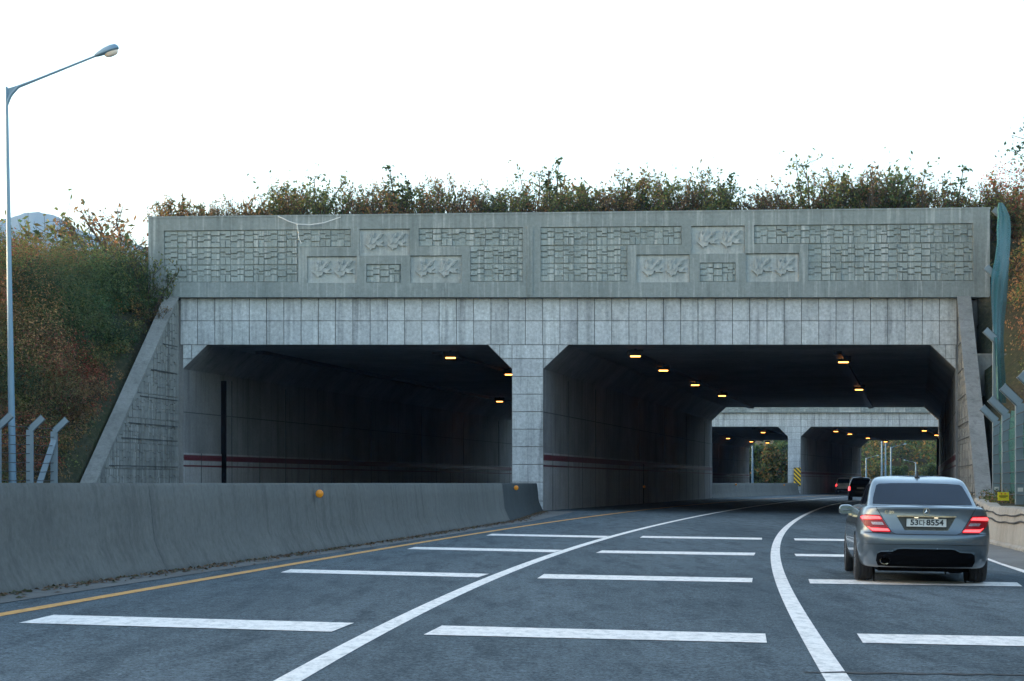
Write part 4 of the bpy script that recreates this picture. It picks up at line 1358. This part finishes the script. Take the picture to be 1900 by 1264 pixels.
# plate recess panel with its shade in the colour, chrome strip, plate
MB().box(-.39, .39, -.985, -.94, .872, .892).box(-.389, .389, -.99, -.985, .874, .886).build("chrome_strip", M['chrome'], car, local=True)
MB().prism([(-.383, -.905, .873), (.383, -.905, .873), (.283, -.905, .702), (-.283, -.905, .702)], (0, .02, 0)).build("plate_recess", M['dark_recess'], car, local=True)
for sx in (-.13, .13):
    MB().box(sx - .025, sx + .025, -.93, -.91, .856, .868).build("plate_lamp", plain("plate_lamp_glow", (.8, .7, .5), .4, emit=(1, .85, .6), estr=.25), car, local=True)
pl_ = MB().prism([(-.262, -.947, .748), (.262, -.947, .748), (.262, -.943, .853), (-.262, -.943, .853)], (0, .012, 0)).build("number_plate", M['plate'], car, local=True)
bd_ = MB()
for x0, x1, z0, z1 in ((-.268, .268, .742, .748), (-.268, .268, .853, .859), (-.268, -.262, .748, .853), (.262, .268, .748, .853)): bd_.box(x0, x1, -.951, -.932, z0, z1)
bd_.build("plate_frame", M['black'], pl_, local=True)
ZP = .8
text_mesh("53", .100, (-.157, -.949, ZP), M['ink'], "digits", pl_, .002, 1.1)
text_mesh("8554", .100, (.112, -.949, ZP), M['ink'], "digits", pl_, .002, 1.14)
hg = MB()
for x0, x1, z0, z1 in ((-.094, -.084, .775, .83), (-.094, -.05, .821, .83), (-.094, -.05, .775, .784), (-.04, -.030, .764, .838), (-.030, -.014, .797, .806)): hg.box(x0, x1, -.951, -.947, z0, z1)
hg.build("hangul_letter", M['ink'], pl_, local=True)
# badge and emblem
text_mesh("C 200", .052, (-.475, bv.ray_cast(Vector((-.475, -3, .928)), Vector((0, 1, 0)))[0].y - .004, .928), M['chrome'], "badge", car, .006, 1.15)
em = MB()
for k in range(32):
    a, b = 2 * math.pi * k / 32, 2 * math.pi * (k + 1) / 32
    em.prism([(.044 * math.cos(a), -.958, .945 + .044 * math.sin(a)), (.044 * math.cos(b), -.958, .945 + .044 * math.sin(b)), (.038 * math.cos(b), -.958, .945 + .038 * math.sin(b)), (.038 * math.cos(a), -.958, .945 + .038 * math.sin(a))], (0, .018, 0))
for k in range(3):
    a = math.pi / 2 + k * 2 * math.pi / 3
    em.prism([(.040 * math.cos(a), -.958, .945 + .040 * math.sin(a)), (.010 * math.cos(a + 1.05), -.960, .945 + .010 * math.sin(a + 1.05)), (0, -.963, .945), (.010 * math.cos(a - 1.05), -.960, .945 + .010 * math.sin(a - 1.05))], (0, .016, 0))
em.build("emblem", M['chrome'], car, local=True)
# diffuser, exhaust, reflective trim
decal(bv, [(-.61, .207), (.61, .207), (.65, .30), (.64, .385), (.60, .412), (.44, .42), (.38, .452), (.33, .46), (-.33, .46), (-.38, .452), (-.44, .42), (-.60, .412), (-.64, .385), (-.65, .30)], 'rear', .006, .04).build("diffuser", M['void'], car, local=True, smooth=True, sharp=50)
sm_ = seam(bv, [(-.645, .395), (-.60, .420), (-.44, .428), (-.385, .459), (-.33, .468), (.33, .468), (.385, .459), (.44, .428), (.60, .420), (.645, .395)], 'rear', .014)
sm_.build("diffuser_lip", plain("lip_paint", (.30, .38, .44), .25, .7), car, local=True)
ex = MB()
n = 20; vs = []; fs = []
for dy, sc in ((-.995, .92), (-1.003, 1.0), (-.90, 1.0), (-.90, .80), (-.995, .80)):
    for q in range(n):
        t = 2 * math.pi * q / n; vs.append((-.54 + (.072) * sc * math.cos(t), dy, .298 + .047 * sc * math.sin(t)))
for i in range(4):
    for q in range(n): fs.append((i * n + q, i * n + (q + 1) % n, (i + 1) * n + (q + 1) % n, (i + 1) * n + q))
ex.add(vs, fs).build("exhaust_pipe", M['chrome'], car, local=True, smooth=True, sharp=50)
# shark fin antenna
MB().prism([(.0, .66, 1.385), (.0, .94, 1.392), (.0, .80, 1.445), (.0, .735, 1.475), (0, .70, 1.478)], (.02, 0, 0)).prism([(-.03, .66, 1.38), (.04, .66, 1.38), (.025, .95, 1.39), (-.012, .95, 1.39)], (0, 0, .022)).build("antenna", M['black'], car, local=True)
for s in (-1, 1):
    wheel(car, s * .765, 0, .322, .245, s); wheel(car, s * .765, 2.76, .322, .225, s)
for s in (-1, 1):
    for y in (0, 2.76): MB().lathe([(.36, s * .62), (.0, s * .615)] if s < 0 else [(0, s * .615), (.36, s * .62)], (0, y, .33), 'X', 30).build("wheel_housing", M['under'], car, local=True)
place_car(car, 5.46, 28.9, .104)
car.scale = (.975, 1, 1)

# ---- the two vehicles inside the far tunnel
def boxy(name, label, paint, W, H, Lr, Lf, belt, lamp, X, Y, yaw):
    c = thing(name, label, "car")
    hw = W / 2
    lv = [(.30, -.85, Lf - .1, hw * .86), (.34, -.93, Lf - .04, hw * .95), (.55, -Lr, Lf, hw * .99), (.72, -Lr - .01, Lf, hw), (.80, -Lr + .05, Lf - .02, hw), (belt * .9, -Lr + .08, Lf - .08, hw * .985), (belt, -Lr + .12, Lf - .2, hw * .95), (belt + .02, -Lr + .2, Lf - .4, hw * .9)]
    cut = [MB().lathe([(.41, s * 1.3), (.41, s * .66)], (0, y, .36), 'X', 30) for s in (-1, 1) for y in (0, 2.7)]
    me = eval_mesh(hull(lv, .12, .7, .01, zfun=lambda z, y: z), cut, 1, "body"); bvh = bvh_of(me)
    put(me, "body", paint, c)
    g_ = [(belt - .04, -Lr + .12, Lf - .95, hw * .93), (belt + .2, -Lr + .2, Lf - 1.3, hw * .87), (H - .2, -Lr + .34, Lf - 1.75, hw * .78), (H - .06, -Lr + .45, Lf - 2.0, hw * .72), (H, -Lr + .6, Lf - 2.2, hw * .6)]
    gm = eval_mesh(hull(g_, .09, .35, .01, bottom=False), (), 1, "cabin"); gb = bvh_of(gm)
    cb = put(gm, "cabin", paint, c)
    decal(gb, [(-hw * .76, belt + .06), (hw * .76, belt + .06), (hw * .68, H - .16), (-hw * .68, H - .16)], 'rear', .01, .1).build("rear_window", M['glass'], cb, local=True)
    for sd_ in ('left', 'right'):
        decal(gb, [(-Lr + .55, belt + .08), (Lf - 1.6, belt + .08), (Lf - 2.1, H - .2), (-Lr + .75, H - .2)], sd_, .01, .15).build("side_window", M['glass'], cb, local=True)
    for s in (-1, 1):
        z0, z1, x0, x1 = lamp
        t = decal(bvh, [(s * x, z) for x, z in ((hw * x0, z0), (hw * x1, z0), (hw * x1, z1), (hw * x0, z1))][::s], 'rear', .014, .06).build("tail_lamp", M['litred'], c, local=True)
        MB().bar((s * hw * .72, -Lr + 1.0, H + .03), (s * hw * .72, Lf - 2.4, H + .03), .03, .04).build("roof_rail", M['chrome'], c, local=True)
        wheel(c, s * (hw - .13), 0, .36, .235, s); wheel(c, s * (hw - .13), 2.7, .36, .235, s)
    decal(bvh, [(-.27, belt - .22), (.27, belt - .22), (.27, belt - .09), (-.27, belt - .09)], 'rear', .015, .06).build("number_plate", M['plate'], c, local=True)
    decal(bvh, [(-hw * .8, .33), (hw * .8, .33), (hw * .8, .5), (-hw * .8, .5)], 'rear', .01, .1).build("bumper_insert", M['black'], c, local=True)
    MB().box(-.6, .6, -.5, Lf - .5, .28, .6).build("underbody", M['under'], c, local=True)
    place_car(c, X, Y, yaw)
    return c
boxy("suv", "black sport utility vehicle with bright tail lamps, left of the silver saloon's roof", M['blackpaint'], 1.88, 1.73, .98, 3.68, 1.08, (.74, 1.18, .80, 1.04), (1597 - 950) * 160 / 4000, 160, .19)
boxy("minivan", "pale van partly hidden behind the black vehicle inside the far tunnel", M['whitepaint'], 1.86, 1.80, 1.0, 3.7, 1.10, (.80, 1.25, .82, .97), (1566 - 950) * 246 / 4000, 246, .24)
# ------------------------------------------------------------------ lamp posts, fences, small roadside things
def lamp_post(label, base, h, arm, ang, rb=.11, rt=.045, group=None, tilt=(0, 0), rise=.34):
    """arm reaches towards the direction ang (0 = +X)"""
    root = thing("street_lamp", label, "street lamp", base, (tilt[0], tilt[1], 0), group)
    MB().lathe([(rb * 1.7, 0), (rb * 1.7, .05), (rb * 1.05, .06), (rb, .4), (rt, h), (rt * .5, h + .02)], n=14).build("pole", M['lampsteel'], root, local=True, smooth=True, sharp=50)
    c, s = math.cos(ang), math.sin(ang)
    P_ = lambda u, z: (u * c, u * s, z)
    a = MB()
    k = arm / 3.7
    top = h - .05
    e = rise * arm
    a.tube([P_(0, top - .55 * k), P_(.14 * k, top - .22 * k), P_(.4 * k, top + .06 * k), P_(1.0 * k, top + .28 * k), P_(arm * .86, top + e * .9)], [.05 * k + .01, .05 * k + .01, .05 * k + .01, .045 * k, .035 * k], 8)
    a.prism([P_(0, top - .5 * k), P_(.42 * k, top + .05 * k), P_(.42 * k, top + .12 * k), P_(0, top)], (-s * .03, c * .03, 0))
    a.build("arm", M['lampsteel'], root, local=True, smooth=True, sharp=40)
    hd = MB()
    sl = Vector((c, s, rise * .95)).normalized()
    up = Vector((-c * rise, -s * rise, 1)).normalized()
    sd_ = Vector((-s, c, 0))
    o = Vector(P_(arm * .82, top + e * .87))
    prof = [(0, .06, .05, .05), (.12, .1, .10, .07), (.35, .15, .17, .08), (.6, .17, .20, .07), (.78, .15, .17, .05), (.86, .08, .08, .02)]
    n = 12
    vs, fs = [], []
    for u, w, ht, hb in prof:
        for q in range(n):
            t = 2 * math.pi * q / n
            y_, z_ = math.cos(t) * w, math.sin(t)
            vs.append(o + (sl * u + sd_ * y_ + up * (z_ * (ht if z_ > 0 else hb))) * k)
    for i in range(len(prof) - 1):
        for q in range(n): fs.append((i * n + q, (i + 1) * n + q, (i + 1) * n + (q + 1) % n, i * n + (q + 1) % n))
    fs += [list(range(n)), [(len(prof) - 1) * n + q for q in range(n)][::-1]]
    head = hd.add(vs, fs).build("lamp_head", M['lampsteel'], root, local=True, smooth=True, sharp=40)
    ln = MB()
    vs, fs = [], []
    for j, (f, dz) in enumerate([(1, 0), (.95, -.07), (.75, -.13), (.35, -.155)]):
        for q in range(n):
            t = 2 * math.pi * q / n
            vs.append(o + (sl * (.56 + .25 * f * math.cos(t)) + sd_ * (.13 * f * math.sin(t)) + up * (dz - .05)) * k)
    for j in range(3):
        for q in range(n): fs.append((j * n + q, j * n + (q + 1) % n, (j + 1) * n + (q + 1) % n, (j + 1) * n + q)[::-1])
    fs.append([3 * n + q for q in range(n)])
    ln.add(vs, fs).build("lens", M['lens'], head, smooth=True, sharp=50, local=True)
    return root
Dl = 74.0
bx = (24 - CX) * Dl / F
hl_ = CH + (HZ - 162) * Dl / F - .6
lamp_post("tall blue grey street lamp at the left edge, its arm reaching right into the sky", (bx, Dl, .6), hl_, 3.72, 0, .135, .05, tilt=(0, R(-.9)), rise=.335)
FAR = [(1396, 829, 310, None, 0, "thin far pole seen through the far left tunnel mouth"), (1636, 820, 330, 0.0, 0, "left one of two tall far poles behind the sedan roof"), (1643, 822, 345, 0.0, 0, "right one of two tall far poles behind the sedan roof"),
       (1653, 831, 318, 2.2, 0, "far lamp post whose arm reaches right, highest of the far lamps"), (1607, 851, 360, 2.0, 0, "far lamp post with right arm close to the dark tunnel wall"), (1631, 869, 420, 2.1, math.pi, "small far lamp post with its arm to the left"),
       (1699, 859, 372, 2.0, math.pi, "lone far lamp post with left arm above the sedan roof")]
for px, py, D, arm, ang, lab in FAR:
    X = (px - CX) * D / F
    h = CH + (HZ - py) * D / F + .4
    lamp_post(lab, (X, D, -.3), h, arm or 1.2, ang, .17, .10, "far lamp posts beyond the overpasses", rise=.22) if arm else lamp_post(lab, (X, D, -.3), h, .9, math.pi / 2, .17, .11, "far lamp posts beyond the overpasses", rise=.2)

def fence_post(root, base, h, w, toward, head=.95, plate=False, d=(0, 1)):
    """steel channel post with a head bent at 45 degrees towards the road"""
    x, y, z = base
    m_ = MB()
    m_.box(x - w / 2, x + w / 2, y - .012, y + .012, z, z + h)
    m_.box(x - w / 2, x - w / 2 + .015, y - .0, y + .1, z, z + h)
    m_.box(x + w / 2 - .015, x + w / 2, y - .0, y + .1, z, z + h)
    po = m_.build("post", M['steel'], root)
    t = Vector((toward * .72, 0, .69))
    nn = Vector((toward * -.69, 0, .72))
    a = Vector((x, y - .014, z + h))
    hm = MB()
    p = [a - nn * w / 2 - t * .03, a + nn * w / 2 * 1.0, a + nn * w / 2 + t * head, a - nn * w / 2 + t * head]
    hm.prism(p, (0, .03, 0))
    for sg in (-1, 1):
        e = a + nn * sg * (w / 2 - .008)
        hm.prism([e - nn * .008, e + nn * .008, e + nn * .008 + t * head, e - nn * .008 + t * head], (0, .11, 0))
    hm.build("bent_head", M['steel'], po)
    if plate:
        MB().box(x - w * .3, x + w * .3, y - .02, y - .013, z + .35, z + .45).build("label_plate", M['white_plastic'], po)
    return po
# left fence, ending with a braced post beside the wing wall
fl = lambda px: (lambda D: ((px - CX) * D / F, D))((-26.5) / ((px - CX) / F - .14))
rootL = thing("security_fence", "left wire fence with bent head steel posts below the street lamp", "fence", (*fl(60), .4))
pl = [fl(x) for x in (-130, -62, -5, 55, 100)]
for x, y in pl: fence_post(rootL, (x, y, .3), 2.75, .235, 1, .62)
wm = MB()
for k in range(9):
    z = .75 + k * .3
    for i in range(len(pl) - 1):
        a, b = pl[i], pl[i + 1]
        wm.tube([(a[0], a[1] - .03, z), ((a[0] + b[0]) / 2, (a[1] + b[1]) / 2 - .03, z - .025), (b[0], b[1] - .03, z)], .012, 4)
wm.build("barbed_wire", M['wire'], rootL)
x, y = pl[-1]
MB().bar((x + .02, y - .05, 2.75), (x - .62, y - .9, .3), .2, .08, (0, 1, 0)).build("brace", M['steel'], rootL)
# right fence
rootR = thing("security_fence", "right netted fence of tall bent head steel posts behind the low wall", "fence", (14, 62, .7))
pr = [(1849, 67.0), (1867, 61.0), (1893, 54.5), (1930, 49), (1975, 44.5)]
prw = [((px - CX) * D / F, D) for px, D in pr]
for i, (x, y) in enumerate(prw): fence_post(rootR, (x, y, .68), 2.5 + .04 * i, .225, -1, .62, plate=i in (0, 2))
wm = MB()
for k in range(8):
    z = .95 + k * .29
    for i in range(len(prw) - 1):
        a, b = prw[i], prw[i + 1]
        wm.tube([(a[0] - .1, a[1] - .03, z), (b[0] - .1, b[1] - .03, z)], .012, 4)
    for x, y in prw: wm.box(x + .09, x + .19, y - .04, y - .01, z - .02, z + .02)
wm.build("barbed_wire", M['wire'], rootR)

def net_mat():
    m, nt, N, L, P = nodes_of("green_netting")
    tc = N.new("ShaderNodeTexCoord").outputs["Object"]
    n = noise(N, L, tc, 2.0, 5, .6, mapscale=(3, 3, .35))
    L.new(mix(N, L, (.003, .060, .056), (.010, .108, .10), n), P.inputs["Base Color"])
    P.inputs["Roughness"].default_value = .6
    ck = N.new("ShaderNodeTexNoise"); ck.inputs["Scale"].default_value = 55; ck.inputs["Detail"].default_value = 1
    L.new(tc, ck.inputs["Vector"])
    L.new(ramp(N, L, ck.outputs["Fac"], [(.36, .45), (.5, 1)]), P.inputs["Alpha"])
    return m
M['net'] = net_mat()
def net(mb, rows):
    n = len(rows[0])
    vs = [p for r in rows for p in r]
    fs = [(i * n + k, i * n + k + 1, (i + 1) * n + k + 1, (i + 1) * n + k) for i in range(len(rows) - 1) for k in range(n - 1)]
    return mb.add(vs, fs)
nm = MB()
for i in range(len(prw) - 1):
    a, b = prw[i], prw[i + 1]
    rows = []
    for z in np.linspace(.8, 3.3, 9):
        rows.append([(a[0] + .12 + (b[0] - a[0]) * t + .06 * math.sin(z * 2 + t * 5), a[1] + (b[1] - a[1]) * t, z - .1 * math.sin(t * 3.14)) for t in np.linspace(0, 1, 6)])
    net(nm, rows)
nm.build("netting", M['net'], rootR)
# the netted fence that climbs the slope beside the right wing wall
rootN = thing("slope_fence", "tall fence draped in teal netting climbing the slope beside the right wing wall", "fence", (16.8, 75, .8))
sp = [(1849, 632, 742, 76.0), (1849, 514, 690, 80.5), (1862, 405, 560, 88.0)]
for px, yt, yb_, D in sp:
    b = at(px, yb_, D); t = at(px, yt, D)
    fence_post(rootN, tuple(b), t.z - b.z, .25, -1, .55)
nm = MB()
edge = [  # photo height, left and right edge of the drape, distance
    (748, 1850, 1867, 74.9), (700, 1848, 1866, 75.0), (660, 1846, 1863, 75.1), (634, 1845, 1862, 75.3), (605, 1842, 1863, 77.6), (560, 1839, 1868, 78.9), (530, 1838, 1870, 79.2), (512, 1839, 1871, 79.4), (480, 1846, 1873, 81), (450, 1850, 1875, 83.5), (425, 1849, 1876, 86), (402, 1851, 1874, 87.0), (386, 1850, 1867, 87.2), (376, 1853, 1860, 87.3)]
rows = []
for (y, xa, xb, D) in edge:
    r = []
    for k, t in enumerate(np.linspace(0, 1, 15)):
        p = at(xa + (xb - xa) * t, y, D + 1.5 * t * t + .10 * math.sin(k * 1.15 + y * .02))
        r.append(tuple(p))
    rows.append(r)
net(nm, rows)
nm.build("netting", M['net'], rootN, smooth=True)

# low concrete wall along the right edge of the road
root = thing("low_wall", "low weathered concrete wall along the right edge of the road", "wall", (10.2, 43, 0))
wys = list(np.arange(6, 74.5, 2.0)) + [74.8]
prof = [(0, -.4), (0, .05), (.05, .10), (.12, .64), (.15, .70), (.19, .72), (.44, .72), (.46, .70), (.46, -.4)]
vs, fs = [], []
for y in wys:
    z0 = float(gz(wall_r(y), y))
    for u, h in prof: vs.append((wall_r(y) + u, y, z0 + h if h < .12 else .72 - (.72 - h) + .02 * math.sin(y * .7) * (h > .6)))
n = len(prof)
for i in range(len(wys) - 1):
    for k in range(n - 1): fs.append((i * n + k, i * n + k + 1, (i + 1) * n + k + 1, (i + 1) * n + k))
wb = MB().add(vs, fs).build("wall_body", M['kerbwall'], root, smooth=True, sharp=35)
cm = MB()
for z, off in ((.55, .098), (.40, .075)):
    for i in range(70):
        y = 14 + i * .86
        dz = lambda y: .03 * math.sin(y * .9) + .02 * math.sin(y * 2.3 + 1)
        a = (wall_r(y) + off - .012, y, z + dz(y)); b = (wall_r(y + .86) + off - .012, y + .86, z + dz(y + .86))
        cm.prism([a, b, (b[0], b[1], b[2] + .028), (a[0], a[1], a[2] + .028)], (.03, 0, 0))
cm.build("crack_line", M['crack'], wb)
sh = MB()
vs, fs = [], []
for y in wys:
    vs += [(wall_r(y) + .4, y, .70), (wall_r(y) + 2.2, y, .71)]
for i in range(len(wys) - 1): fs.append((2 * i, 2 * i + 1, 2 * i + 3, 2 * i + 2))
structure(sh.add(vs, fs).build("verge", M['soil']))
structure(ribbon(MB(), np.linspace(8, 74, 40), lambda y: wall_r(y) - 1.15 + .02 * math.sin(y), lambda y: wall_r(y) + .02, .006, 2).build("gutter", M['gutter']))

# yellow notice plate behind the wall
p = at(1861.5, 929, 55.5)
root = thing("notice_plate", "small yellow notice plate with black and red marks at the fence foot", "sign", p)
k = 55.5 / F
bd = MB().box(-10.5 * k, 10.5 * k, -.01, .01, 0, 15.5 * k).build("plate", plain("notice_yellow", (.75, .62, .02), .5), root, local=True)
MB().box(-8 * k, 8 * k, -.016, -.011, 7.5 * k, 9.3 * k).box(-6 * k, 5 * k, -.016, -.011, 5.4 * k, 6.3 * k).build("dark_line", M['black'], bd, local=True)
MB().box(-5 * k, -2.4 * k, -.016, -.011, 11.4 * k, 13.6 * k).box(2 * k, 4.6 * k, -.016, -.011, 11.4 * k, 13.6 * k).build("red_mark", plain("notice_red", (.6, .06, .02), .5), bd, local=True)
root.rotation_euler = (0, 0, R(4))

# retaining walls on the right slope, end block below the parapet
def block(name, label, x0, x1, yt, yb_, D, dep=.8):
    a, b = at(x0, yb_, D), at(x1, yt, D)
    o = MB().box(a.x, b.x, D, D + dep, a.z, b.z).box(a.x - .03, b.x + .03, D - .03, D + dep, b.z, b.z + .08).build(name, M['coping'])
    return tag(o, label, "wall", "retaining walls on the right slope")
block("retaining_wall", "grey retaining wall crossing behind the netted slope fence at mid height", 1806, 1880, 660, 735, 85.0)
block("retaining_wall", "upper grey retaining wall at the right edge behind the netting", 1862, 1960, 545, 600, 90.5)
MB().box(19.4, 19.84, 90.2, 92, 7.9, 8.95).build("end_block", M['coping'], ov1)
MB().box(-15.05, -14.605, 90.2, 92, 8.2, 8.95).build("end_block", M['coping'], ov1)

# drum and fixture at the right exit of the near tunnel
xw = LXR + .188 * 70
p = (xw - .75, 156, -.2)
root = thing("barrel", "pale beige tapered drum at the foot of the right tunnel wall", "barrel", p)
MB().lathe([(.30, 0), (.33, .1), (.44, 1.9), (.47, 1.92), (.47, 2.0), (.40, 2.02), (0, 2.03)], n=18).build("drum", plain("beige_plastic", (.42, .36, .28), .7), root, local=True, smooth=True, sharp=40)
MB().lathe([(.405, 1.1), (.425, 1.12), (.435, 1.28), (.41, 1.3)], n=18).build("band", plain("beige_band", (.30, .25, .19), .7), root, local=True, smooth=True, sharp=40)
D = 163.0
p = at(1748, 800, D)
root = thing("wall_fixture", "white twin box fixture high at the right exit of the near tunnel", "fixture", p)
MB().box(-.17, .17, -.25, .2, .12, .48).box(-.16, .16, -.29, -.25, .13, .47).build("upper_box", M['white_plastic'], root, local=True)
MB().lathe([(.16, -.3), (.2, -.28), (.2, .1), (.1, .14)], (0, 0, -.12), 'Y', 16).build("lower_unit", M['steel'], root, local=True, smooth=True, sharp=40)
MB().box(-.05, 1.0, -.04, .04, -.36, -.28).build("bracket", M['black'], root, local=True)

# cable hanging over the parapet
root = thing("cable", "thin white cable looping down over the parapet top", "cable", at(525, 404, 89.5))
pts = [at(516, 402, 89.55), at(524, 405, 89.5), at(536, 411, 89.45), at(551, 416, 89.45), at(575, 417.5, 89.45), at(600, 414, 89.45), at(618, 408, 89.5), at(632, 403, 89.55)]
MB().tube(pts, .022, 5).build("loop", M['white_plastic'], root)
MB().tube([at(551, 415.5, 89.44), at(553, 430, 89.44), at(555, 444, 89.44), at(559, 452, 89.44)], .018, 5).build("loose_end", M['white_plastic'], root)

# ------------------------------------------------------------------ air
hz = MB().box(-4000, 4500, -120, 7500, -2.5, 760).build("haze", None) if False else None
def haze(dens):
    m = bpy.data.materials.new("haze_air"); m.use_nodes = True
    nt = m.node_tree
    nt.nodes.remove(nt.nodes["Principled BSDF"])
    v = nt.nodes.new("ShaderNodeVolumePrincipled")
    v.inputs["Color"].default_value = (.36, .62, 1.0, 1)
    v.inputs["Density"].default_value = dens
    v.inputs["Anisotropy"].default_value = .2
    nt.links.new(v.outputs[0], nt.nodes["Material Output"].inputs["Volume"])
    o = MB().box(-4000, 4500, -120, 7500, -2.5, 760).build("haze", m)
    o["kind"] = "stuff"
haze(1.1e-4)
